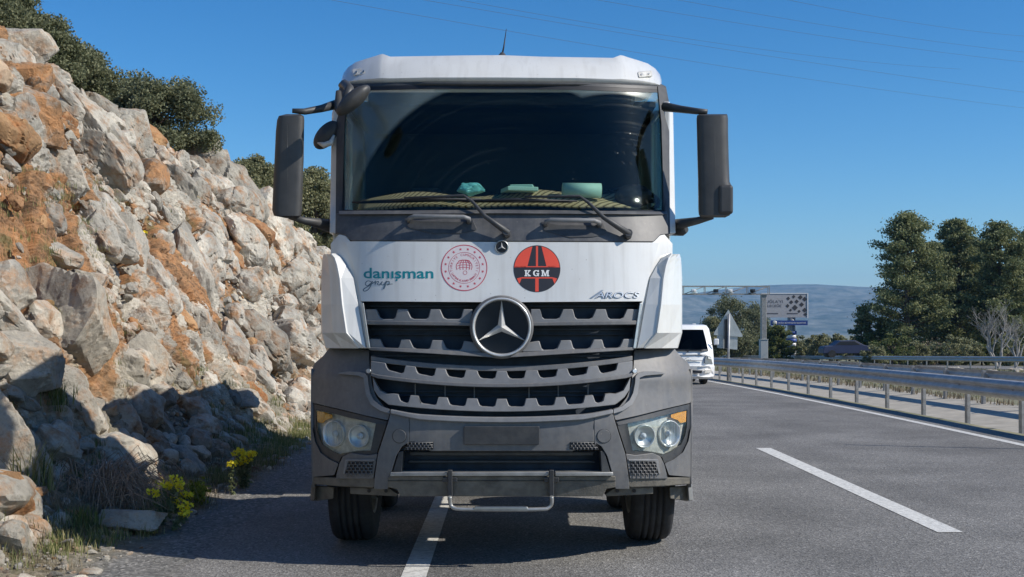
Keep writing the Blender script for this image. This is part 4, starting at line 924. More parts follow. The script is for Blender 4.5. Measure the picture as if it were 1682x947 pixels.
# windscreen surround: pillars and header
pil = [(553, 166), (558, 140), (566, 136), (572, 140), (566, 200), (562, 345), (560, 383), (551, 383)]
patch('pillar_trim', pil, .012, .05, DPLAST, TRK, .006); patch('pillar_trim', [(2*CX-x+4, y+1) for x, y in pil][::-1], .012, .05, DPLAST, TRK, .006)
pw = [(545, 185), (552, 165), (555, 166), (552, 383), (541, 383)]
patch('pillar_panel', pw, -.03, .25, WHITE, TRK, .008); patch('pillar_panel', [(2*CX-x+3, y) for x, y in pw][::-1], -.03, .25, WHITE, TRK, .008)
hd = [(566, 137), (700, 134), (950, 135), (1086, 141), (1086, 147), (950, 141), (700, 140), (566, 143)]
patch('header_trim', hd, .005, .03, DPLAST, TRK, .003)
# glass
gl = fillet([(566, 141), (700, 138), (950, 139), (1087, 145), (1092, 250), (1093, 350), (824, 351), (560, 350), (561, 250)], 6)
o = patch('windscreen', gl, .0, .006, GLASS, TRK, 0, 12, 26)
o2 = patch('windscreen_band', [(566, 141), (700, 138.5), (950, 139.5), (1087, 145), (1087, 152), (950, 147), (700, 146), (566, 149)], .004, .002, BLACK, TRK, 0)
for s in (0, 1):
    bd = [(560, 350), (561, 200), (565, 200), (565.5, 300), (566, 344), (640, 344.5), (640, 350)]
    if s: bd = [(2*CX-x+5, y) for x, y in bd][::-1]
    patch('glass_edge_frit', bd, .004, .002, BLACK, TRK, 0)
# cowl and body below the glass
cw = [(552, 350), (600, 347), (824, 348), (1050, 348), (1097, 350), (1098, 384), (1085, 386), (1074, 397), (824, 396), (577, 395), (566, 386), (552, 383)]
patch('cowl', cw, .03, .12, COWL, TRK, .008)
patch('cowl_ledge', [(556, 346), (824, 344), (1096, 347), (1096, 352), (824, 350), (556, 352)], .045, .05, COWL, TRK, .005)
for (x0, x1, y0) in ((672, 770, 353), (896, 984, 359)):
    q = MB(); ptube(q, [(x0, y0+10, .03), (x0+1, y0+5, .085), (x0+8, y0+2, .10), (x1-8, y0+3, .10), (x1, y0+6, .09), (x1+1, y0+12, .03)], .016, 8); q.build('grab_handle', PLAST2, TRK, True)
    o = patch('handle_plate', fillet([(x0-8, y0+4), (x0+20, y0+10), (x1-10, y0+11), (x1+6, y0+6), (x1+14, y0+24), (x1-10, y0+30), (x0+40, y0+31), (x0-2, y0+20)], 4), .035, .02, DPLAST, TRK, .004)
# wipers
def wiper(pv, el, b0, b1, tip):
    q = MB(); ptube(q, [(pv[0], pv[1], .05), (pv[0]+3, pv[1]-4, .085), ((pv[0]+el[0])/2, (pv[1]+el[1])/2+2, .10), (el[0]+14, el[1]+10, .08), (el[0], el[1], .065), (tip[0], tip[1], .05)], [.022, .024, .015, .011, .010, .008], 8)
    arm = q.build('wiper_arm', DPLAST, TRK, True); q = MB(); ptube(q, [(b0[0], b0[1], .012), ((b0[0]+b1[0])/2, (b0[1]+b1[1])/2-2.5, .03), (b1[0], b1[1], .012)], [.006, .013, .006], 6)
    ptube(q, [(b0[0]+8, b0[1]+1, .008), (b1[0]-8, b1[1]+1.5, .008)], .006, 5); q.build('wiper_blade', BLACK, arm)
    q = MB(); a = T(pv[0], pv[1], .02); q.cyl(a, a+Vector((0, -.075, .02)), .026, 16); q.build('wiper_hub', DPLAST, arm)
wiper((832, 386), (762, 321), (578, 332), (790, 327), (664, 325)); wiper((1031, 388), (952, 322), (752, 330), (948, 330), (862, 323))
# front panel
fp = [(566, 396), (824, 397), (1083, 398), (1070, 440), (1056, 494.5), (824, 496), (594, 494.5), (582, 440)]
FPN = patch('front_panel', fp, .035, .05, WHITE, TRK, .007, 12, 20)
patch('panel_flank', [(557, 384), (568, 387), (577, 398), (594, 494), (603, 572), (560, 570), (545, 500), (543, 400)], .025, .06, WHITE, TRK, .006); patch('panel_flank', mir([(557, 384), (568, 387), (577, 398), (594, 494), (603, 572), (560, 570), (545, 500), (543, 400)]), .025, .06, WHITE, TRK, .006)
def decal(name, polys, mt, parent, off=.0362, **kw):
    bm = bmesh.new()
    for pl in polys:
        try: bm.faces.new([bm.verts.new((x, y, 0)) for x, y in pl])
        except ValueError: pass
    xs = [p[0] for pl in polys for p in pl]; ys = [p[1] for pl in polys for p in pl]
    for lo, hi, ax in ((min(xs), max(xs), (1, 0, 0)), (min(ys), max(ys), (0, 1, 0))):
        v = math.floor(lo/12)*12.0
        while v < hi:
            if ax[0]: bmesh.ops.bisect_plane(bm, geom=bm.verts[:]+bm.edges[:]+bm.faces[:], plane_co=(v, 0, 0), plane_no=ax)
            else: bmesh.ops.bisect_plane(bm, geom=bm.verts[:]+bm.edges[:]+bm.faces[:], plane_co=(0, v, 0), plane_no=ax)
            v += 12
    bm.verts.index_update(); mb = MB(); mb.add([T(v.co.x, v.co.y, off) for v in bm.verts], [tuple(v.index for v in f.verts) for f in bm.faces]); bm.free()
    return mb.build(name, mt, parent, False)
def circ(cx, cy, r_, n=40, a0=0, a1=2*math.pi): return [(cx+r_*math.cos(a0+(a1-a0)*k/n), cy+r_*math.sin(a0+(a1-a0)*k/n)) for k in range(n+(abs(a1-a0) < 6.28))]
def ring(cx, cy, r0, r1, n=64):
    a, b = circ(cx, cy, r0, n), circ(cx, cy, r1, n); return [[a[k], a[(k+1) % n], b[(k+1) % n], b[k]] for k in range(n)]
def dtext(s, x0, x1, y0, y1, mt, parent, off=.04, name='lettering', depth=0, shear_px=0, **kw):
    V, Fc = text_mesh(s, **kw); e = V.max(0); n = len(V)
    W = [T(x0+v[0]/e[0]*(x1-x0)+shear_px*v[1]/e[1], y1-v[1]/e[1]*(y1-y0), off) for v in V]; mb = MB(); mb.add(W, Fc); o = link(name, mb.mesh(name), mt, parent)
    if depth: m = o.modifiers.new('t', 'SOLIDIFY'); m.thickness = depth
    return o
# company name
CN = dtext('dan\u0131sman', 597, 712, 439.5, 457, TEAL, FPN, .0365, bold=.014, name='company_name'); decal('cedilla', [circ(651.5, 459.6, 1.7, 14)], TEAL, FPN, .0365)
mb = MB()
def script(pts, w_=.0035):
    q = [T(x, y, .0362) for x, y in pts]; r_ = []
    for k in range(len(q)-1):
        a, b = q[k], q[k+1]; d = (b-a).normalized(); nn = Vector((-d.z, 0, d.x))*w_*(.5+.5*abs(d.z)); mb.add([a-nn, b-nn, b+nn, a+nn], [(0, 1, 2, 3)])
def spl(pts, n=6):
    out = []
    for i in range(len(pts)-1):
        p0, p1, p2, p3 = [Vector(pts[min(max(i+k, 0), len(pts)-1)]) for k in (-1, 0, 1, 2)]
        for j in range(n): t = j/n; out.append(tuple(.5*((2*p1)+(p2-p0)*t+(2*p0-5*p1+4*p2-p3)*t*t+(3*p1-p0-3*p2+p3)*t**3)))
    out.append(tuple(pts[-1])); return out
script(spl([(611, 463), (604, 461), (600, 466), (604, 469), (610, 464), (612, 462), (606, 474), (599, 478), (597, 475), (606, 469), (615, 463), (617, 461), (616, 467), (618, 463), (622, 462), (620, 467), (624, 467), (628, 462), (626, 467), (631, 467), (635, 461), (632, 471), (630, 474), (635, 463), (639, 462), (639, 467), (635, 467), (645, 466)]))
link('company_script', mb.mesh('company_script'), NAVY, FPN)
# ministry seal: rings of stars round a globe
sx0, sy0 = 762.5, 439.5
decal('seal_ground', [circ(sx0, sy0, 38)], SEALP, FPN, .0360)
decal('seal_ring', ring(sx0, sy0, 36.6, 38), SEALR, FPN, .0368); decal('seal_ring', ring(sx0, sy0, 25.2, 25.8), SEALR, FPN, .0368)
st = []
for k in range(16):
    a = 2*math.pi*(k+.5)/16; cx, cy = sx0+31*math.cos(a), sy0+31*math.sin(a); st.append([(cx+(2.6 if j % 2 == 0 else 1.1)*math.cos(a+math.pi*j/5), cy+(2.6 if j % 2 == 0 else 1.1)*math.sin(a+math.pi*j/5)) for j in range(10)])
decal('seal_stars', st, SEALR, FPN, .0368)
def arc_text(s, cx, cy, rad, h_, a0, a1, mt, nm, inward=False):
    n = len(s); mb = MB()
    for k, ch in enumerate(s):
        if ch == ' ': continue
        V, Fc = text_mesh(ch); e = V.max(0); t = a0+(a1-a0)*(k+.5)/n; sc = h_/max(e[1], .5); sg = -1 if inward else 1
        W = [];
        for v in V:
            u = (v[0]-e[0]/2)*sc; r_ = rad+sg*(v[1]*sc-h_/2); tt = t+sg*u/rad; W.append(T(cx+r_*math.sin(tt), cy-r_*math.cos(tt), .0368))
        mb.add(W, Fc)
    return link(nm, mb.mesh(nm), mt, FPN)
arc_text('T\u00dcRK\u0130YE CUMHUR\u0130YET\u0130', sx0, sy0, 21.5, 3.8, -1.9, 1.9, SEALR, 'seal_lettering'); arc_text('ULA\u015eTIRMA VE ALTYAPI BAKANLI\u011eI', sx0, sy0, 21.5, 3.2, 4.3, 2.0, SEALR, 'seal_lettering', True)
lines = []
def tl(pts, w_=.6):
    for k in range(len(pts)-1):
        a, b = Vector(pts[k]), Vector(pts[k+1]); d = b-a
        if d.length < 1e-4: continue
        nn = Vector((-d.y, d.x)).normalized()*w_/2; lines.append([tuple(a-nn), tuple(b-nn), tuple(b+nn), tuple(a+nn)])
for k in (-1, -.55, -.15, .3, .7, 1): tl([(sx0+k*12*math.cos(t)+k*1.0, sy0-2-11*math.sin(t)) for t in np.linspace(-.5, 1.5, 9)], 1.0)
for k in (-5, -1, 3, 7): tl([(sx0+12*math.cos(t)*math.cos(k/12), sy0-3-k+3*math.sin(t)) for t in np.linspace(3.5, 5.9, 8)], .8)
tl(circ(sx0+1.5, sy0+8, 3.2, 14)+[circ(sx0+1.5, sy0+8, 3.2, 14)[0]], .6)
decal('seal_globe', lines, SEALR, FPN, .0368)
# orange and black road emblem with the letters KGM
kx, ky, kr = 882, 441, 38.5
decal('round_emblem', [circ(kx, ky, kr, 64)], KBLK, FPN, .0362)
up = [(kx+(kr-1.2)*math.cos(t), ky+(kr-1.2)*math.sin(t)) for t in np.linspace(math.pi, 2*math.pi, 40)]; up = [p for p in up if p[1] < ky]
yb = 438.5
def clipc(poly): return poly
left = [(kx+(kr-1.2)*math.cos(t), ky+(kr-1.2)*math.sin(t)) for t in np.linspace(math.pi+.06, 1.5*math.pi-.2, 20)]; lft = [p for p in left]+[(kx-16, yb)]
decal('emblem_orange', [lft, [(2*kx-x, y) for x, y in lft][::-1], [(kx-1.7, ky-kr+1.5), (kx+1.7, ky-kr+1.5), (kx+1.7, yb), (kx-1.7, yb)], [(kx-kr+2, yb-1.6), (kx+kr-2, yb-1.6), (kx+kr-2, yb), (kx-kr+2, yb)],
    [(kx-2.8, 456), (kx+2.8, 456), (kx+2.8, ky+kr-1), (kx-2.8, ky+kr-1)], [(kx-25, 455), (kx+25, 455), (kx+25, 457), (kx-25, 457)], [(kx-33, 457), (kx-25, 455), (kx-26, 459), (kx-29, 466)], [(kx+33, 457), (kx+29, 466), (kx+26, 459), (kx+25, 455)]], ORG, FPN, .0370)
slab = {'K': [[(0, 0), (4.6, 0), (4.6, 1.5), (3.5, 1.5), (3.5, 8.5), (4.6, 8.5), (4.6, 10), (0, 10), (0, 8.5), (1.1, 8.5), (1.1, 1.5), (0, 1.5)], [(3.4, 3.8), (6.2, 8.5), (5.3, 8.5), (5.3, 10), (9.4, 10), (9.4, 8.5), (8.6, 8.5), (5.6, 4.6), (8.8, 1.5), (9.8, 1.5), (9.8, 0), (5.4, 0), (5.4, 1.5), (5.9, 1.5), (3.4, 4.6)][::1]],
 'G': [[(9.2, 6.6), (7.2, 6.6), (6.4, 8.2), (4.9, 8.6), (3.0, 7.4), (2.5, 5), (3.0, 2.6), (4.9, 1.4), (6.6, 1.9), (6.6, 3.4), (5.2, 3.4), (5.2, 5), (9.6, 5), (9.6, 3.4), (9.0, 3.4), (9.0, 0), (7.6, 0), (7.2, .8), (5, -.2), (2, .8), (.2, 3), (.1, 7), (2, 9.3), (5, 10.2), (7.2, 9.3), (7.6, 10), (9.2, 10)]],
 'M': [[(0, 0), (4, 0), (4, 1.5), (3.1, 1.5), (3.1, 6.6), (5.4, 0), (7, 0), (9.2, 6.6), (9.2, 1.5), (8.3, 1.5), (8.3, 0), (12.4, 0), (12.4, 1.5), (11.4, 1.5), (11.4, 8.5), (12.4, 8.5), (12.4, 10), (8.6, 10), (6.2, 3.4), (3.8, 10), (0, 10), (0, 8.5), (1.1, 8.5), (1.1, 1.5), (0, 1.5)]]}
for ch, x0 in (('K', 861.5), ('G', 875.5), ('M', 889)):
    decal('emblem_letter', [[(x0+x*1.06, 453.4-y*1.02) for x, y in pl] for pl in slab[ch]], KWH, FPN, .0378)
# model lettering and small badge
dtext('AROCS', 978, 1048, 479, 489.5, BLACK, FPN, .0368, 'lettering_outline', bold=.03, shear_px=3)  # bolder black copy behind the chrome letters, a dark outline
dtext('AROCS', 978, 1048, 479.5, 489, CHROME, FPN, .0385, 'chrome_lettering', depth=.004, shear_px=3)
decal('lettering_swash', [[(969, 489), (974, 489), (992, 476), (988, 476)]], SATIN, FPN, .040)
b0 = T(824, 405.5, .035); q = MB(); q.lathe(b0, (0, -1, 0), [(.046, 0), (.046, .012), (.040, .016), (.038, .008), (0.0, .006)], 32); bd_ = q.build('small_badge', SATIN, TRK, True)
def star(mb, c, rad, depth, hub=.16):
    c = Vector(c); top = c+Vector((0, -depth, 0))
    for k in range(3):
        a = math.pi/2+k*2*math.pi/3; t = c+Vector((math.cos(a)*rad, 0, math.sin(a)*rad)); l = c+Vector((math.cos(a+math.pi/3)*rad*hub, 0, math.sin(a+math.pi/3)*rad*hub)); r_ = c+Vector((math.cos(a-math.pi/3)*rad*hub, 0, math.sin(a-math.pi/3)*rad*hub)); t2 = t+Vector((0, -depth*.25, 0))
        mb.add([top, t2, l, r_, t], [(0, 2, 1), (0, 1, 3), (1, 2, 4), (1, 4, 3)])
    return mb
q = MB(); q.lathe(b0+Vector((0, -.0135, 0)), (0, -1, 0), [(.034, 0), (0, .001)], 24); q.build('badge_ground', BLACK, bd_)
q = MB(); star(q, b0+Vector((0, -.015, 0)), .033, .008, .2); q.build('badge_star', CHROME, bd_)
# --- side deflectors
dr = [(417, 532, 545, 551), (424, 530, 550, 560), (436, 529, 554, 568), (457, 528, 558, 580), (500, 528, 562, 588), (546, 528, 569, 596), (571, 535, 590, 601)]
for s in (0, 1):
    rows = []
    for y, xo, xr, xi in dr:
        f = (lambda x: 2*CX-x) if s else (lambda x: x); m = 1 if y < 560 else .35
        a = T(f(xo+3), y, .03*m); rows.append([a+Vector(((.03 if s else -.03)*.3, .34, 0)), a+Vector(((.012 if s else -.012), .03, 0)), a, T(f((xo+xr)/2), y, .085*m), T(f(xr-1), y, .118*m), T(f(xr), y, .12*m), T(f(xr+1.5), y, .108*m), T(f(xi), y, .035)])
    loft('side_deflector', rows, WHITE, TRK, th=.014, bevel=.004)
# --- grille
GR = patch('grille_backing', [(592, 494), (824, 494), (1056, 494), (1050, 540), (1040, 640), (1010, 690), (824, 690), (640, 690), (612, 640), (600, 540)], -.12, .02, VOID, TRK, 0)
for (yy, x0, x1, thk) in ((501, 600, 1048, 3), (539, 606, 1042, 3), (548, 606, 1042, 2), (582, 612, 1036, 4), (641, 625, 1022, 3), (648, 630, 1018, 2)):
    patch('inner_bar', [(x0, yy), (x1, yy), (x1, yy+thk), (x0, yy+thk)], -.08, .02, VOID, GR, .002, world=False)
def slat(name, x0, x1, ytop, ybot, notches, nd, off=.02, th=.07, mt=PLAST2, mirror=False, slope_=None, lcut=0, rcut=0):
    """bar with round bottomed notches cut in its upper edge"""
    g = slope_ or (lambda x: 0); pl = [(x0+lcut, ytop+g(x0))]
    for a, b in notches:
        d = nd; pl += [(a, ytop+g(a)), (a+3, ytop+g(a)+d*.45), (a+6, ytop+g(a)+d*.85), (a+11, ytop+g(a)+d), (b-7, ytop+g(b)+d), (b-3.5, ytop+g(b)+d*.8), (b, ytop+g(b))]
    pl += [(x1-rcut, ytop+g(x1)), (x1, ytop+g(x1)+4 if rcut else ytop+g(x1)), (x1, ybot+g(x1)), ((x0+x1)/2, ybot+g((x0+x1)/2)), (x0, ybot+g(x0))]
    if mirror: pl = mir(pl)
    o = patch(name, pl, off, th, mt, TRK, .006, 15, 60)
    # lit lip along the bottom of each notch
    return o
for mrr in (False, True):
    slat('grille_slat', 598, 776, 507.5, 531, [(618, 653), (669, 707), (723, 761)], 16, mirror=mrr)
    patch('slat_ledge', (mir if mrr else list)([(598, 526), (774, 529), (776, 535), (601, 533)]), .045, .10, PLAST, TRK, .004)
    slat('grille_slat', 606, 790, 556, 574, [(624, 659), (673, 710), (727, 762)], 15, mirror=mrr, slope_=lambda x: (x-606)*.022, rcut=22)
    patch('slat_ledge', (mir if mrr else list)([(606, 570), (700, 573), (800, 579), (812, 587), (700, 580), (608, 575)]), .045, .10, PLAST, TRK, .004)
    patch('grille_edge_trim', (mir if mrr else list)([(593, 497), (597, 497), (608, 572), (603, 572)]), .05, .12, CHROME if False else SATIN, TRK, .003)
gc = lambda x: 17*(1-((x-CX)/218)**2)
slc = [(633, 666), (682, 716), (732, 765), (784, 816)]
slc = slc+[(2*CX-b, 2*CX-a) for a, b in slc[::-1]]
def full_slat(x0, x1, yt, yb_, notch, nd, off, cut0=None):
    pl = []; 
    for x in np.linspace(x0, notch[0][0]-3, 3): pl.append((x, yt+gc(x)))
    for i, (a, b) in enumerate(notch):
        pl += [(a, yt+gc(a)), (a+2, yt+gc(a)+nd*.5), (a+5, yt+gc(a)+nd*.88), (a+10, yt+gc(a)+nd), (b-7, yt+gc(b)+nd), (b-3, yt+gc(b)+nd*.85), (b, yt+gc(b))]
    for x in np.linspace(notch[-1][1]+3, x1, 3): pl.append((x, yt+gc(x)))
    for x in np.linspace(x1, x0, 17): pl.append((x, yb_+gc(x)))
    return patch('grille_slat', pl, off, .08, PLAST2, TRK, .006, 15, 60)
full_slat(609, 1039, 592, 614, slc, 13, .03)
patch('slat_upper_band', [(609, 584)]+[(x, 584+gc(x)) for x in np.linspace(620, 1028, 16)]+[(1039, 584), (1039, 592)]+[(x, 592.5+gc(x)) for x in np.linspace(1028, 620, 16)]+[(609, 592)], .0, .08, PLAST, TRK, .004)
patch('slat_ledge', [(609, 612)]+[(x, 613+gc(x)) for x in np.linspace(620, 1028, 16)]+[(1039, 612), (1039, 618)]+[(x, 619+gc(x)) for x in np.linspace(1028, 620, 16)]+[(609, 617)], .05, .1, PLAST, TRK, .004)
sld = [(654, 674), (687, 720), (735, 767), (784, 816)]; sld = sld+[(2*CX-b, 2*CX-a) for a, b in sld[::-1]]
pl = [(612, 618), (618, 630), (624, 641), (636, 646.5), (646, 646)]
for a, b in sld: gcd = lambda x: 10*(1-((x-CX)/190)**2); pl += [(a, 645+gcd(a)), (a+2, 651+gcd(a)), (a+4, 656+gcd(a)), (a+8, 658+gcd(a)), (b-6, 658+gcd(b)), (b-3, 656+gcd(b)), (b, 645+gcd(b))]
pl += [(2*CX-646, 646), (2*CX-636, 646.5), (2*CX-624, 641), (2*CX-618, 630), (2*CX-612, 618), (2*CX-614, 640), (2*CX-622, 652), (2*CX-634, 662)]+[(x, 664+12*(1-((x-CX)/190)**2)) for x in np.linspace(1010, 638, 14)]+[(622, 652), (614, 640)]
patch('grille_slat', pl, .03, .08, PLAST2, TRK, .006, 15, 60)
for s in (0, 1):
    f = (lambda x: 2*CX-x) if s else (lambda x: x); c = disc('latch', f(605), 609, 4, .05, .05, SATIN, TRK, n=14)
    for x in (682, 731, 779): patch('mesh_divider', [(f(x)-.8, 630), (f(x)+.8, 630), (f(x)+.8, 668), (f(x)-.8, 668)], -.05, .02, PLAST, GR, 0, world=False)
# --- big round badge
e0 = T(824, 537, .02); q = MB(); s = 8.2/F
q.lathe(e0, (0, -1, 0), [(52.5*s, -.08), (52.5*s, .03), (51*s, .045), (48.5*s, .05), (47.5*s, .03), (46.5*s, .03)], 64); BG_ = q.build('badge_surround', PLAST, TRK, True)
q = MB(); q.lathe(e0, (0, -1, 0), [(49*s, .035), (48.2*s, .062), (46.3*s, .068), (44.6*s, .055), (43.6*s, .02)], 64); q.build('badge_ring', CHROME, BG_)
q = MB(); q.lathe(e0, (0, -1, 0), [(44.5*s, .022), (30*s, .018), (0, .014)], 48); q.build('badge_mesh_ground', BLACK, BG_)
q = MB()
for i in range(-13, 14):
    for j in range(-13, 14):
        x = (i+(j % 2)*.5)*3.3*s; z = j*2.9*s
        if math.hypot(x, z) < 43*s: q.box((e0.x+x, e0.y-.024, e0.z+z), (.006, .006, .0045))
q.build('badge_mesh', VOID, BG_)
q = MB(); star(q, e0+Vector((0, -.03, 0)), 44.5*s, .035, .165); q.build('badge_star', CHROME, BG_)
# --- bumper
def both(name, poly, off, th, mt, parent=None, **k):
    w_ = k.pop('world', True); a = patch(name, poly, off, th, mt, parent or TRK, world=w_, **k); b = patch(name, mir(poly), off, th, mt, parent or TRK, world=w_, **k); return a, b
up_ = fillet([(541, 571), (606, 575), (607, 600), (611, 632), (618, 652), (630, 667), (641, 675), (637, 690), (600, 682), (560, 672), (513, 661), (512.5, 640), (513, 606), (517, 596), (531, 584)], 3)
def upoff(x, y):
    xx = x if x < CX else 2*CX-x
    t = np.interp(y, [571, 600, 618, 640], [-.10, -.045, .0, .0]); return float(t)
both('bumper_wing', up_, 0, .10, PLAST, offf=upoff, bevel=.01, step=10, ystep=8)
lip = [(556, 612), (572, 609.5), (590, 610), (600, 613), (604, 618), (605, 630), (608, 645), (614, 657), (626, 667), (640, 672), (640, 679), (624, 674), (609, 664), (601, 648), (598, 630), (597, 620), (588, 616.5), (570, 615), (556, 614)]
both('wing_ledge', lip, .028, .06, PLAST2, bevel=.006, step=10, ystep=10)  # raised lip; the lighter plastic puts its highlight into the colour
# flanks wrapping round to the wheel arch
for s in (-1, 1):
    f = (lambda x: x) if s < 0 else (lambda x: 2*CX-x); rows = []
    for y in (606, 622, 640, 665, 700, 740, 780, 800):
        x = np.interp(y, [590, 606, 700, 800], [522, 513.5, 513, 515]); a = T(f(x), y, -.01); rows.append([a, a+Vector((s*.02, .12, 0)), a+Vector((s*.01, .35, 0)), a+Vector((-s*.0, .5, 0))])
    loft('bumper_flank', rows, PLAST, TRK, th=.02, smooth=True)
hf = [(513, 663), (560, 674), (636, 692), (619, 744), (604, 746), (575, 743), (562, 750), (557, 760), (540, 753), (525, 741), (516, 722), (513, 700)]
HFL = both('headlight_frame', fillet(hf, 2), -.14, .03, DPLAST, bevel=.0, step=6)
for pl in ([(513, 662.5), (560, 673.5), (600, 683), (636, 691.5), (632, 698), (575, 686), (535, 676), (519, 672.5)], [(636, 691.5), (619, 744), (609, 744), (608.5, 741), (617.5, 694.5)], [(619, 744), (604, 746.5), (575, 744.5), (560, 751), (557, 760), (557, 746.5), (560, 745.5), (585, 741), (609, 741)], [(557, 760), (540, 753), (525, 741), (529, 730), (545, 741), (557, 746.5)], [(525, 741), (516, 722), (513, 700), (519.5, 698), (522, 714), (529, 730)], [(513, 700), (513, 662.5), (519, 672.5), (519.5, 698)]): both('headlight_cover', pl, -.02, .05, DPLAST, bevel=0, step=6, ystep=60)
hr = [(519.5, 673), (535, 676), (575, 686), (617.5, 694.5), (608.5, 741), (585, 741), (560, 747), (545, 741), (530, 730), (522, 714)]
for s, fr in enumerate(HFL):
    f = (lambda x: x) if s == 0 else (lambda x: 2*CX-x); M_ = (lambda p: p) if s == 0 else mir
    hl = patch('headlight', M_(fillet(hr, 2)), -.068, .02, REFL, TRK, 0, step=6)
    for (cx, cy, rr) in ((549, 712, 22), (590, 716, 19)):
        c = T(f(cx), cy, -.04); r_ = rr*c.y/F; tx = (T(f(cx)+6, cy)-T(f(cx)-6, cy)).normalized(); tz = (T(f(cx), cy-6)-T(f(cx), cy+6)).normalized(); nrm = tx.cross(tz); nrm = nrm if nrm.y < 0 else -nrm; nrm = (nrm+Vector((0, -.5, 0))).normalized(); q = MB(); q.lathe(c, nrm, [(r_, -.03), (r_, .008), (r_*.95, .012), (r_*.9, .0), (r_*.7, -.012), (r_*.3, -.022), (.012, -.024)], 36); q.build('lamp_reflector', CHROME, hl)
        q = MB(); q.lathe(c-nrm*.015, nrm, [(.022, 0), (.02, .012), (.0, .02)], 16); q.build('bulb', mat('bulb_glass', (.7, .72, .75), .1), hl)
        if rr == 22:
            q = MB()
            for k in range(-4, 5): q.box((c.x+k*r_*.19, c.y-.018, c.z), (.0025, .004, 1.7*math.sqrt(max(0, r_*r_-(k*r_*.19)**2))))
            q.build('lens_ribs', mat('lens_rib', (.55, .6, .65), .15), hl)
    patch('indicator', M_([(520.5, 674.5), (535, 677.5), (546, 681), (546, 686), (535, 690), (530, 695), (521.5, 693)]), -.03, .03, ORANGE, hl, .003, world=False)
    patch('headlight_lens', M_(fillet(hr, 2)), -.012, .003, LENS, hl, 0, world=False, step=6, ystep=8)
lc = [(513, 702), (517, 724), (526, 743), (541, 754.5), (556, 761), (549, 780), (514, 783)]
both('bumper_corner', fillet(lc, 2), .0, .10, PLAST, bevel=.006, ystep=10)
fg = [(563, 750), (576, 744), (604, 747.5), (620, 745), (613, 786), (551, 786), (553, 778), (557, 762)]
both('fog_light_surround', fillet(fg, 2), .005, .09, PLAST, bevel=.006)
fgi = [(574, 757), (613, 757.5), (610, 778), (567, 778)]
A_f = both('fog_recess', fgi, .009, .005, BLACK, bevel=0)
for s, pr_ in enumerate(A_f):
    f = (lambda x: x) if s == 0 else (lambda x: 2*CX-x); q = MB()
    for j in range(5):
        y = 757.5+j*5; 
        for i in range(6):
            x = 570+i*7+(3.5 if j % 2 else 0)
            if x > 612: continue
            ptube(q, [(f(x), y, .015), (f(x), y+5, .015)], .004, 4)
        ptube(q, [(f(568+(4-j)*.8), y, .015), (f(612), y, .015)], .0035, 4)
    q.build('hex_mesh', PLAST, pr_)
    patch('fog_trim', (lambda p: p if s == 0 else mir(p))([(567, 754), (616, 754), (615, 757), (572, 757), (566, 778), (563, 778)]), .018, .02, PLAST2, TRK, .002)
patch('bumper_sill', [(512, 783), (549, 784), (618, 784), (618, 795), (613, 801), (560, 799), (514, 795)], -.01, .12, DUSTY, TRK, .008); patch('bumper_sill', mir([(512, 783), (549, 784), (618, 784), (618, 795), (613, 801), (560, 799), (514, 795)]), -.01, .12, DUSTY, TRK, .008)
# centre bumper: two uprights, band above, intake opening
upr = [(642, 676), (664, 683), (655, 700), (650, 730), (640, 770), (637, 803), (614, 803), (616, 780), (621, 745), (637, 692)]
both('bumper_upright', fillet([(641.5, 677), (672, 684), (672, 726), (660, 733), (651, 748), (643, 775), (637, 803), (614, 803), (616, 780), (621, 745), (638, 692)], 2), .02, .10, PLAST, bevel=.006)
bandp = [(672, 684)]+[(x, 684+7*(1-((x-CX)/152)**2)) for x in np.linspace(690, 958, 12)]+[(976, 684), (976, 726), (968, 726), (940, 741), (708, 741), (680, 726), (672, 726)]
patch('bumper_centre', bandp, .02, .10, PLAST, TRK, .006)
patch('bumper_centre_ledge', [(641, 672), (672, 678)]+[(x, 679+6*(1-((x-CX)/152)**2)) for x in np.linspace(690, 958, 12)]+[(976, 678), (2*CX-641, 672), (2*CX-641, 679), (976, 686)]+[(x, 688+6*(1-((x-CX)/152)**2)) for x in np.linspace(958, 690, 12)]+[(672, 686), (641, 679)], .045, .08, PLAST2, TRK, .006)
for s in (0, 1):
    f = (lambda x: x) if s == 0 else (lambda x: 2*CX-x); o = disc('tow_eye_cover', f(656), 716, 11, .026, .02, PLAST, TRK, bevel=.002); o2_ = disc('cover_groove', f(656), 716, 11.8, .022, .004, BLACK, TRK, bevel=0)
    vt = patch('vent_recess', (lambda p: p if s == 0 else mir(p))(fillet([(664, 737), (672, 729), (682, 725.5), (712, 725.5), (712, 738), (664, 738.5)], 2)), .024, .004, BLACK, TRK, 0); q = MB()
    for j in range(3):
        for i in range(7):
            x = 670+i*6+(3 if j % 2 else 0); ptube(q, [(f(x), 726.5+j*4, .027), (f(x), 730.5+j*4, .027)], .004, 4)
        ptube(q, [(f(672-j*3), 726.5+j*4, .027), (f(711), 726.5+j*4, .027)], .003, 4)
    q.build('vent_mesh', PLAST, vt)
patch('intake_backing', [(652, 740), (996, 740), (1004, 778), (644, 778)], -.16, .02, VOID, TRK, 0)
both('intake_cheek', [(655, 742), (662, 740), (660, 775), (645, 775)], .015, .18, DPLAST, bevel=.004)
patch('intake_bar', [(672, 742), (976, 742), (974, 748), (674, 748)], -.10, .04, DPLAST, TRK, .004); patch('intake_bar', [(672, 756), (976, 756), (978, 760), (670, 760)], -.11, .04, DPLAST, TRK, .004)
patch('number_plate_holder', fillet([(762, 700), (886, 700), (886, 730), (762, 730)], 2), .04, .02, DPLAST, TRK, .003)
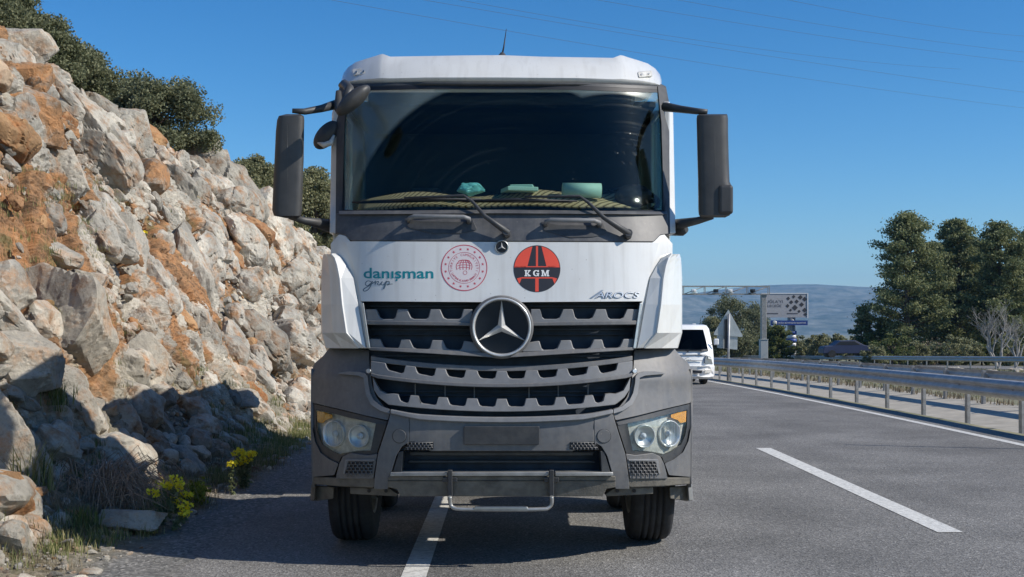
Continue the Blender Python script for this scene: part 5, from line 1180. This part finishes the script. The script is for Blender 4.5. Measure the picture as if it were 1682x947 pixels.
# steel bar with bright top strip
patch('lower_bar', [(637, 782), (1011, 782), (1011, 800), (996, 803), (990, 815), (658, 815), (652, 803), (637, 800)], .03, .14, DUSTY, TRK, .008)
for a, b in ((641, 735), (742, 902), (912, 1007)):
    patch('step_tread', [(a, 776), (b, 775.5), (b, 781.5), (a, 782)], .055, .16, STEP, TRK, .004)
patch('bar_seam', [(637, 789), (1011, 789), (1011, 790), (637, 790)], .034, .006, BLACK, TRK, 0)
patch('under_bar', [(575, 800), (640, 802), (655, 812), (650, 815), (575, 811)], -.06, .10, DUSTY, TRK, .006); patch('under_bar', mir([(575, 800), (640, 802), (655, 812), (650, 815), (575, 811)]), -.06, .10, DUSTY, TRK, .006)
for x in (606, 634, 1014, 1042): disc('bolt', x, 806, 3, -.05, .02, SATIN if False else BLACK, TRK, n=12, bevel=0)
for x in (739, 906):
    patch('hinge_bracket', [(x-4, 772), (x+4, 772), (x+4, 822), (x-4, 822)], .075, .03, DPLAST, TRK, .004); patch('hinge_bracket', [(x-12, 784), (x+12, 784), (x+12, 792), (x-12, 792)], .06, .03, DPLAST, TRK, .004)
q = MB(); ptube(q, spl([(739, 815, .09), (740, 828, .09), (746, 834, .095), (760, 836, .10), (824, 837, .10), (888, 836, .10), (900, 834, .095), (906, 827, .09), (906, 815, .09)], 4), .013, 8); FS = q.build('folding_step', STEP, TRK, True)
patch('step_plate', [(780, 832), (866, 832), (868, 837), (778, 837)], .115, .03, SATIN, FS, .003, world=False)
# corner mud flaps
for s in (0, 1):
    M_ = (lambda p: p) if s == 0 else mir; patch('corner_flap', M_([(511, 797), (517, 797), (519, 820), (547, 817), (548, 800), (516, 798), (514, 824), (510, 822)] if False else [(512, 797), (548, 800), (547, 819), (520, 823), (511, 822)]), -.14, .04, DUSTY, TRK, .006)
    patch('flap_edge', M_([(511, 795), (518, 798), (516, 823), (509, 822)]), -.06, .10, STEP if s else DUSTY, TRK, .008)
# --- mirrors
def mirror_unit(side):
    f = (lambda x: x) if side == 0 else (lambda x: 2*CX-x-2); dy_ = 0
    Yc = 8.62; s = Yc/F; root_m = None
    def P(x, y, Y=Yc): return px2(f(x), y, Y)
    # housing: rounded box, cross sections down the height
    rows = []
    if side == 0: secs = [(187, 470, 493), (190, 458, 499), (197, 455, 500), (215, 453, 499.5), (260, 451, 499), (300, 449, 497.5), (345, 447, 496), (354, 450, 494), (358, 470, 488)]
    else: secs = [(187, 452, 496), (189, 451, 501), (195, 450, 502), (215, 450, 501.5), (260, 449, 500.5), (298, 447.5, 499.5), (304, 444.5, 499.5), (345, 445, 499), (353, 447, 498), (357, 455, 494)]
    for y, xo, xi in secs:
        rg2 = []
        shr = .35 if y in (secs[0][0], secs[-1][0]) else 1
        for k in range(20):
            t = 2*math.pi*k/20; cx = (xo+xi)/2; u = math.copysign(abs(math.cos(t))**.55, math.cos(t)); v = math.copysign(abs(math.sin(t))**.6, math.sin(t))
            rg2.append(P(cx+u*(xi-xo)/2, y, Yc+v*.075*shr))
        rows.append(rg2+[rg2[0]])
    mb = MB(); n = 21; mb.add([v for r in rows for v in r], [(i*n+k, i*n+k+1, (i+1)*n+k+1, (i+1)*n+k) for i in range(len(rows)-1) for k in range(n-1)]+[tuple(range(n-1)), tuple((len(rows)-1)*n+k for k in range(n-1))[::-1]])
    bm = bmesh.new(); me_ = mb.mesh('mirror'); bm.from_mesh(me_); bmesh.ops.remove_doubles(bm, verts=bm.verts, dist=.0005)
    for fc in bm.faces: fc.smooth = True
    for e in bm.edges:
        if len(e.link_faces) == 2 and e.calc_face_angle(0) > R(35): e.smooth = False
    bm.to_mesh(me_); bm.free(); H_ = link('mirror', me_, MIRP, TRK, True)
    # raised ridge and the lower cap
    q = MB(); q.tube([P(472, y, Yc-.0735) for y in (205, 260, 330, 350)], [.001, .002, .002, .001], 6); q.build('housing_ridge', MIRP, H_)
    if side: q = MB(); a = P(455, 328, Yc-.045); q.box((a.x, a.y, a.z), (.10, .09, .20)); q.build('mirror_cap', MIRP, H_, False, .02, 3)
    # glass towards the rear
    q = MB(); a = P((452+498)/2, 250, Yc+.08); q.box((a.x, a.y, a.z), (.17, .006, .42)); q.build('mirror_glass', CHROME, H_)
    # arms
    q = MB()
    if side == 0: pts = [(480, 181.5, 8.6), (500, 183, 8.62), (528, 178, 8.75), (552, 171, 8.9)]
    else: pts = [(484, 183, 8.6), (500, 182.5, 8.62), (528, 179, 8.75), (554, 175, 8.9)]
    q.tube([P(*p) for p in pts], [.016, .022, .026, .034], 8); q.build('upper_arm', MIRP, H_)
    q = MB(); q.tube([P(475, 355, 8.62), P(500, 362, 8.66), P(522, 366, 8.75), P(543, 371, 8.95)], [.02, .026, .035, .05], 10); q.build('lower_arm', MIRP, H_)
    if side: q = MB(); a = P(526, 377, 8.85); q.tube([P(518, 377, 8.8), P(526, 377, 8.83), P(540, 377, 8.95)], [.02, .045, .045], 10); q.build('arm_knuckle', MIRP, H_)
    return H_
mirror_unit(0); mirror_unit(1)
# wide angle kerb mirror seen past the pillar, and the front mirror on the roof corner
def ell_shell(name, c, ax, r1, r2, dep, mt, parent, world):
    """shallow oval shell; ax = tilt in the image plane"""
    ca, sa = math.cos(ax), math.sin(ax); prof_ = [(1, .25), (1.0, 0), (.9, -.55), (.6, -.9), (.0, -1)]; V = []; n = 24
    for rr, h in prof_:
        for k in range(n): t = 2*math.pi*k/n; u = r1*rr*math.cos(t); v = r2*rr*math.sin(t); V.append(Vector(c)+Vector((u*ca-v*sa, h*dep, u*sa+v*ca)))
    mb = MB(); mb.add(V, [(i*n+k, i*n+(k+1) % n, (i+1)*n+(k+1) % n, (i+1)*n+k) for i in range(len(prof_)-1) for k in range(n)], True); o = mb.build(name, mt, parent, world); return o
c = px2(537, 221, 9.0); km = ell_shell('kerb_mirror', c, R(48), .125, .07, .06, MIRP, TRK, True)
q = MB(); a = px2(543, 229, 8.93); q.tube([px2(522, 234, 8.96), px2(532, 238, 8.94), px2(544, 234, 8.94), px2(549, 222, 8.95)], [.008, .022, .022, .01], 8); q.build('kerb_mirror_lip', REFL, km)
c = px2(580, 164, 8.42); fm = ell_shell('front_mirror', c, R(41), .145, .055, .07, MIRP, TRK, True)
q = MB(); q.tube([px2(560, 140, 8.8), px2(566, 137, 8.7), px2(574, 146, 8.55), px2(570, 160, 8.5), px2(560, 182, 8.62)], [.02, .03, .034, .034, .024], 8); q.tube([px2(556, 150, 8.85), px2(556, 178, 8.8), px2(558, 186, 8.7)], [.02, .032, .02], 8); q.build('front_mirror_bracket', MIRP, fm)
# --- cab interior
q = MB(); zd = zpx(341, 8.7); q.box((TX, 9.0, zd-.1), (2*HW-.2, .7, .14)); q.box((TX, 9.25, zd-.35), (2*HW-.1, .5, .45)); q.build('dashboard', BLACK, TRK, True, .03)
q = MB(); n = 30; V = []
for i in range(n+1):
    x = -1.02+2.06*i/n
    for j in range(7): V.append((TX+x*.99, 8.50+.36*(abs(x)/1.08)**3.6+j*.04, zd-.015+.006*math.sin(x*9+j)+(.003*j)*math.sin(x*7)+j*.0175+.035*(j/6)*max(0, x-.1)))
q.add(V, [(i*7+j, (i+1)*7+j, (i+1)*7+j+1, i*7+j+1) for i in range(n) for j in range(6)], True); o = q.build('woven_mat', MAT_WOVEN, TRK, True); mdf = o.modifiers.new('t', 'SOLIDIFY'); mdf.thickness = .015
PAPER = mat('paper', (.5, .74, .66), .6); BAG = mat('blue_packet', (.25, .72, .75), .4, var=.15, vscale=25)
q = MB(); a, b = px2(924, 312, 8.62), px2(987, 313, 8.64); q.tube([a, b], .052, 16); q.build('rolled_paper', PAPER, TRK, True)
q = MB(); c = px2(853, 312, 8.66); q.box((c.x, c.y, c.z), (.22, .2, .03), .25); q.box((c.x+.02, c.y+.02, c.z+.025), (.16, .14, .02), -.1); q.build('paper_stack', PAPER, TRK, True, .006)
o = link('crumpled_packet', boulder_mesh('crumpled_packet', (.2, .14, .09), 55, 4, 12, 2), BAG, TRK, True); c = px2(776, 311, 8.62); o.location = c; o.matrix_parent_inverse = Matrix.Translation(TRK.location).inverted()
c = px2(1030, 322, 9.15); q = MB()
def torus(q, c, R_, r_, tilt, n=36, m=8):
    Mx = Matrix.Rotation(tilt, 3, 'X'); pts = [Vector(c)+Mx @ Vector((R_*math.cos(2*math.pi*k/n), R_*math.sin(2*math.pi*k/n), 0)) for k in range(n+1)]; q.tube(pts, r_, m, False)
torus(q, c+Vector((0, .05, -.03)), .235, .017, R(28)); q.lathe(c+Vector((0, .05, -.03)), Matrix.Rotation(R(28), 3, 'X') @ Vector((0, 0, 1)), [(.09, -.01), (.085, .015), (0, .02)], 20)
for a in (0, 2.1, 4.2): q.tube([c+Vector((0, .05, -.03)), c+Vector((0, .05, -.03))+Matrix.Rotation(R(28), 3, 'X') @ Vector((.23*math.cos(a), .23*math.sin(a), 0))], .018, 6)
q.build('steering_wheel', mat('wheel_grip', (.03, .035, .04), .5), TRK, True)
q = MB(); q.lathe((0, 0, 0), (0, -1, 0), [(.13, -.04), (.13, .0), (.10, .02), (0, .025)], 30); o = q.build('instrument_hood', BLACK, TRK, True); o.scale = (1, 1, .62); o.location = (c.x, 8.70, zd+.085)
SEAT = mat('seat_cloth', (.10, .11, .12), .9, var=.2, vscale=20)
for s in (-.62, .62):
    q = MB(); q.box((TX+s, 9.85, 1.75), (.5, .5, .16)); q.box((TX+s, 10.12, 2.15), (.48, .15, .75)); q.box((TX+s, 10.13, 2.62), (.28, .12, .2)); q.build('seat', SEAT, TRK, True, .05, 4)
q = MB(); q.box((TX, YB-.06, 2.3), (2*HW-.1, .04, 2.2)); q.box((TX, 9.8, 3.22), (2*HW-.12, 1.3, .04)); q.build('cab_lining', mat('lining', (.07, .08, .08), .9), TRK, True)
# sun visor roller and header shelf
q = MB(); c = T(824, 168, -.35); q.box((TX, c.y, c.z), (1.9, .3, .1)); q.build('header_shelf', BLACK, TRK, True, .03)
# --- wheels, axle, chassis, body
def wheel(X, Y, side, twin=False):
    ro = empty('wheel', (0, 0, 0), None, None); ro.parent = TRK; ro.matrix_parent_inverse = Matrix.Translation(TRK.location).inverted(); ro.location = (X, Y, .51); wd = .30
    q = MB(); pr_ = [(.29, -wd*.42), (.33, -wd*.48), (.42, -wd*.52), (.475, -wd*.5), (.497, -wd*.42), (.505, -wd*.3)]
    for g in (-.22, -.075, .075, .22): pr_ += [(.507, wd*(g-.028)*1.0), (.492, wd*(g-.02)), (.492, wd*(g+.02)), (.507, wd*(g+.028))]
    pr_ += [(.505, wd*.3), (.497, wd*.42), (.475, wd*.5), (.42, wd*.52), (.33, wd*.48), (.29, wd*.42)]
    q.lathe((0, 0, 0), (1, 0, 0), pr_, 56); o = q.build('tyre', RUBBER, ro)
    q = MB(); sd = side; q.lathe((0, 0, 0), (sd, 0, 0), [(.29, -.13), (.31, -.14), (.28, -.12), (.27, -.03), (.26, .02), (.16, .05), (.15, .12), (.10, .14), (0, .145)], 36); q.lathe((0, 0, 0), (sd, 0, 0), [(.30, .12), (.285, .13), (.27, .1), (.265, .02)], 36); q.lathe((0, 0, 0), (sd, 0, 0), [(.2, -.16), (.2, -.05), (.26, -.02)], 30)
    q.build('rim', RIMM, ro); return ro
for s in (-1, 1):
    wheel(TX+s*1.085, 9.28+.05, s); wheel(TX+s*1.085, 11.05, s); wheel(TX+s*1.0, 14.3, s); wheel(TX+s*1.0, 15.65, s)
q = MB()
for yy in (9.33, 11.05, 14.3, 15.65): q.tube([(TX-.95, yy, .5), (TX-.55, yy, .43), (TX+.55, yy, .43), (TX+.95, yy, .5)], .06, 10)
q.build('axle', DUSTY, TRK, True)
q = MB()
for s in (-.42, .42): q.box((TX+s, 13, .95), (.09, 8.4, .28)); q.box((TX+s, 9.33, .62), (.09, 1.3, .05))
q.box((TX, 9.0, .98), (.9, .3, .3)); q.box((TX, 9.7, .78), (.5, .8, .3)); q.box((TX-.78, 12.6, .75), (.55, 1.1, .55)); q.box((TX+.80, 12.7, .78), (.5, .9, .5)); q.tube([(TX-.2, 8.7, .62), (TX+.3, 8.8, .58)], .05, 8)
q.build('chassis', DPLAST, TRK, True, .01)
for s in (-1, 1):
    rows = []
    for k in range(11):
        a = math.pi*(.02+.96*k/10); rows.append([Vector((TX+s*.92, 9.33-.66*math.cos(a), .5+.64*math.sin(a))), Vector((TX+s*1.24, 9.33-.66*math.cos(a), .5+.64*math.sin(a)))])
    loft('wheel_arch', rows, DPLAST, TRK, th=.02, smooth=True)
# dump body standing behind the cab
q = MB(); bt = 3.0
for s in (-1, 1): q.box((TX+s*1.19, 14.1, (1.35+bt)/2), (.07, 5.2, bt-1.35))
for s in (-1, 1):
    for k in range(7): q.box((TX+s*1.24, 11.7+k*.8, (1.35+bt)/2), (.06, .1, bt-1.4))
q.box((TX, 11.5, (1.35+bt)/2), (2.38, .08, bt-1.35)); q.box((TX, 14.1, 1.4), (2.4, 5.2, .1)); q.box((TX, 16.7, 2.2), (2.4, .08, 1.7)); q.box((TX, 11.45, bt+.03), (2.5, .14, .1))
q.build('dump_body', mat('body_white', (.6, .6, .57), .5, var=.06, dirt=(.3, .26, .2), dirt_amt=.6), TRK, True, .01)
# ------------------------------------------------------------ white light truck following in the lane
VY_ = 39.6
def V2(px, py, dY=0): p = px2(px, py, VY_+dY); return p
VAN = empty('light_truck', (px2(1112, 600, VY_).x, VY_+1.5, dz(VY_+1.5)), 'small white cab over light truck driving in the lane behind the parked truck', 'light truck')
vcx = 1110.; 
TB = [(533, 44, .95), (534.5, 50, .75), (540, 54, .60), (556, 57.5, .35), (573, 60.5, .10), (585, 61.5, .03), (600, 62, 0), (616, 62, 0), (622, 60, .03)]
YT, HT, DT = [t[0] for t in TB], [t[1] for t in TB], [t[2] for t in TB]
def vp_(name, poly, mt, off=0, th=.05, sym=False, bevel=.01, parent=None, rake=True):
    def yf(x, y): hw = np.interp(y, YT, HT); c = min(1, abs(x-vcx)/hw); return VY_-off+.30*c**6+float(np.interp(y, YT, DT))
    poly = dense(poly); a = [px2(x, y, yf(x, y)) for x, y in poly]; b = [v+Vector((0, th, 0)) for v in a]; n = len(a); mb = MB()
    mb.add(a+b, [tuple(range(n)), tuple(range(2*n-1, n-1, -1))]+[(k, (k+1) % n, n+(k+1) % n, n+k) for k in range(n)]); o = mb.build(name, mt, parent or VAN, parent is None)
    if bevel: add_bevel(o, bevel)
    return o
def dense(p):
    o_ = []
    for i in range(len(p)):
        a, b = p[i], p[(i+1) % len(p)]; n = max(1, int(abs(a[0]-b[0])/8)); o_ += [(a[0]+(b[0]-a[0])*k/n, a[1]+(b[1]-a[1])*k/n) for k in range(n)]
    return o_
def full(half): return half+[(2*vcx-x, y) for x, y in half[::-1]]
rows = []
for y, hw, dY in ((533, 44, .95), (534.5, 50, .75), (540, 54, .60), (556, 57.5, .35), (573, 60.5, .10), (585, 61.5, .03), (600, 62, 0), (616, 62, 0), (622, 60, .03)):
    r_ = []
    for t in (-1, -.985, -.95, -.85, -.5, 0, .5, .85, .95, .985, 1): r_.append(px2(vcx+hw*t, y, VY_+dY+.30*abs(t)**6))
    a, b = r_[0], r_[-1]; rows.append([Vector((a.x, VY_+2.1, a.z))]+r_+[Vector((b.x, VY_+2.1, b.z))])
loft('cab', rows, WHITE2, VAN, th=.02, smooth=True)
r0 = rows[0]; mb = MB(); mb.add([r0[0], r0[1], r0[6], r0[-2], r0[-1]], [(0, 1, 2, 3, 4)]); mb.build('roof', WHITE2, VAN, True)
vg = glass_mat('van_glass', (.12, .14, .16), False, .35)
vp_('windscreen', full([(1065, 541), (1061, 556), (1057, 573)]), vg, .075, .01, bevel=0)
vp_('interior', full([(1065.5, 541.5), (1061.5, 556), (1057.5, 573)]), BLACK, .05, .02, bevel=0)
vp_('wiper_cowl', full([(1057, 573), (1056, 576)]), BLACK, .06, .03, bevel=0)
for x in (1103, 1128, 1152): vp_('wiper', [(x, 574), (x+4, 574), (x+3, 578), (x+1, 578)], BLACK, .08, .03, bevel=0)
vp_('panel_gap', full([(1060, 582), (1060, 583)]), mat('gap_grey', (.25, .25, .25), .6), .045, .02, bevel=0); vp_('panel_gap', full([(1066, 591.5), (1066, 592.5)]), mat('gap_grey', (.25, .25, .25)), .045, .02, bevel=0)
for s in (0, 1):
    f = (lambda x: x) if not s else (lambda x: 2*vcx-x)
    hl = vp_('headlight', [(f(1160), 583), (f(1168), 586), (f(1171), 598), (f(1158), 597), (f(1158), 590)], mat('van_lamp', (.16, .17, .17), .15), .06, .06); vp_('lamp_reflector', [(f(1163), 585), (f(1168), 587), (f(1169), 590), (f(1163), 589)], REFL, .07, .02, bevel=0, parent=None)
    vp_('fog_light', [(f(1158), 606), (f(1169), 605.5), (f(1170), 609), (f(1167), 612), (f(1157), 613)], REFL, .09, .05, bevel=.02)
vp_('bumper', full([(1046, 600), (1046, 615), (1048, 619)]), WHITE2, .07, .08, bevel=.03)
vp_('grille', full([(1066, 608), (1068, 613)]), BLACK, .085, .03, bevel=0)
vp_('number_plate', [(1095, 602), (1145, 602), (1145, 607.5), (1095, 607.5)], mat('plate_grey', (.5, .5, .48)), .09, .02, bevel=0)
c = px2(1129.5, 590, VY_-.06); q = MB()
q.tube([c+Vector((.085*math.cos(t), 0, .05*math.sin(t))) for t in np.linspace(0, 6.283, 25)], .008, 6); q.tube([c+Vector((-.03, 0, -.03)), c+Vector((-.02, 0, .03))], .008, 5); q.tube([c+Vector((.02, 0, -.03)), c+Vector((.03, 0, .03))], .008, 5); q.tube([c+Vector((-.025, 0, 0)), c+Vector((.025, 0, .0))], .008, 5); q.build('oval_badge', SATIN, VAN, True)
zg = dz(VY_)
for x in (1055, 1154):
    q = MB(); a = px2(x+1, 600, VY_+.9); q.lathe((a.x, VY_+.9, dz(VY_+.9)+.33), (1, 0, 0), [(.18, -.1), (.3, -.11), (.33, -.08), (.33, .08), (.3, .11), (.18, .1)], 30); w_ = q.build('tyre', RUBBER, VAN, True); q = MB(); q.lathe((a.x, VY_+.9, dz(VY_+.9)+.33), (1, 0, 0), [(.18, -.08), (0, -.05)], 20); q.build('rim', RIMM, w_)
    q = MB(); q.lathe((a.x, VY_+3.4, dz(VY_+3.4)+.33), (1, 0, 0), [(.18, -.1), (.3, -.11), (.33, -.08), (.33, .08), (.3, .11), (.18, .1)], 30); q.build('tyre', RUBBER, VAN, True)
q = MB(); a, b = px2(1052, 600, VY_), px2(1166, 600, VY_); cxv = (a.x+b.x)/2; q.box((cxv, VY_+2.4, zg+.5), (1.5, 4.2, .2)); q.build('chassis', BLACK, VAN, True)
q = MB(); wz = 1.72
q.box((cxv, VY_+3.6, zg+.78), (wz, 2.8, .06))
for s in (-1, 1): q.box((cxv+s*wz/2, VY_+3.6, zg+.98), (.04, 2.8, .4))
q.box((cxv, VY_+2.2, zg+1.15), (wz, .05, .8)); q.build('cargo_bed', WHITE2, VAN, True)
for s in (0, 1):
    f = (lambda x: x) if not s else (lambda x: 2*vcx-x); q = MB(); a = px2(f(1176.5), 561, VY_+.3); q.box(tuple(a), (.16, .06, .2)); ob = q.build('mirror', WHITE2, VAN, True, .03); q = MB(); q.tube([px2(f(1168), 566, VY_+.4), px2(f(1175), 565, VY_+.3)], .012, 6); q.build('mirror_arm', BLACK, ob)
q = MB(); a = px2(1140, 532.5, VY_+1.1); q.box(tuple(a), (.1, .12, .06)); q.build('roof_marker', WHITE2, VAN, True, .01)
# dark saloon on the opposite carriageway
Yc = 105.; cxx = px2(1389, 570, Yc).x; zc = dz(Yc); CAR = empty('parked_car' if False else 'car', (cxx, Yc, zc), 'dark blue saloon car passing behind the far guardrail', 'car')
L_ = 2.1; prf = [(-L_, .35), (-L_, .75), (-L_+.15, .95), (-1.25, 1.0), (-.7, 1.42), (.6, 1.45), (1.35, 1.05), (L_-.1, .95), (L_, .6), (L_, .35)]
# placed higher than the road behind the rail by its own embankment
zc = CAMH-(580-VY)*Yc/F-.35
def carside(pr_, w_, mt, nm, y0=0):
    mb = MB(); a = [Vector((cxx+x, Yc-w_/2+y0, zc+z)) for x, z in pr_]; b = [v+Vector((0, w_, 0)) for v in a]; n = len(a); mb.add(a+b, [tuple(range(n)), tuple(range(2*n-1, n-1, -1))]+[(k, (k+1) % n, n+(k+1) % n, n+k) for k in range(n)]); return mb.build(nm, mt, CAR, True, .04)
carside(prf, 1.7, mat('car_blue', (.03, .04, .09), .55), 'body'); carside([(-1.1, 1.02), (-.65, 1.37), (.55, 1.39), (1.15, 1.04)], 1.72, BLACK, 'window')
for x in (-1.35, 1.3): q = MB(); q.cyl((cxx+x, Yc-.88, zc+.32), (cxx+x, Yc+.88, zc+.32), .32, 20); q.build('wheel', RUBBER, CAR, True)
# ------------------------------------------------------------ haze
hm = bpy.data.materials.new('haze'); hm.use_nodes = True; N, L = nodes(hm); N.remove(N['Principled BSDF']); pv = N.new('ShaderNodeVolumePrincipled'); pv.inputs['Color'].default_value = (.27, .60, 1, 1); pv.inputs['Density'].default_value = HAZE; pv.inputs['Anisotropy'].default_value = .0; L.new(pv.outputs[0], N['Material Output'].inputs['Volume'])
q = MB(); q.box((2500, 4500, 200), (13000, 9300, 440)); tag(q.build('haze', hm), kind='stuff')
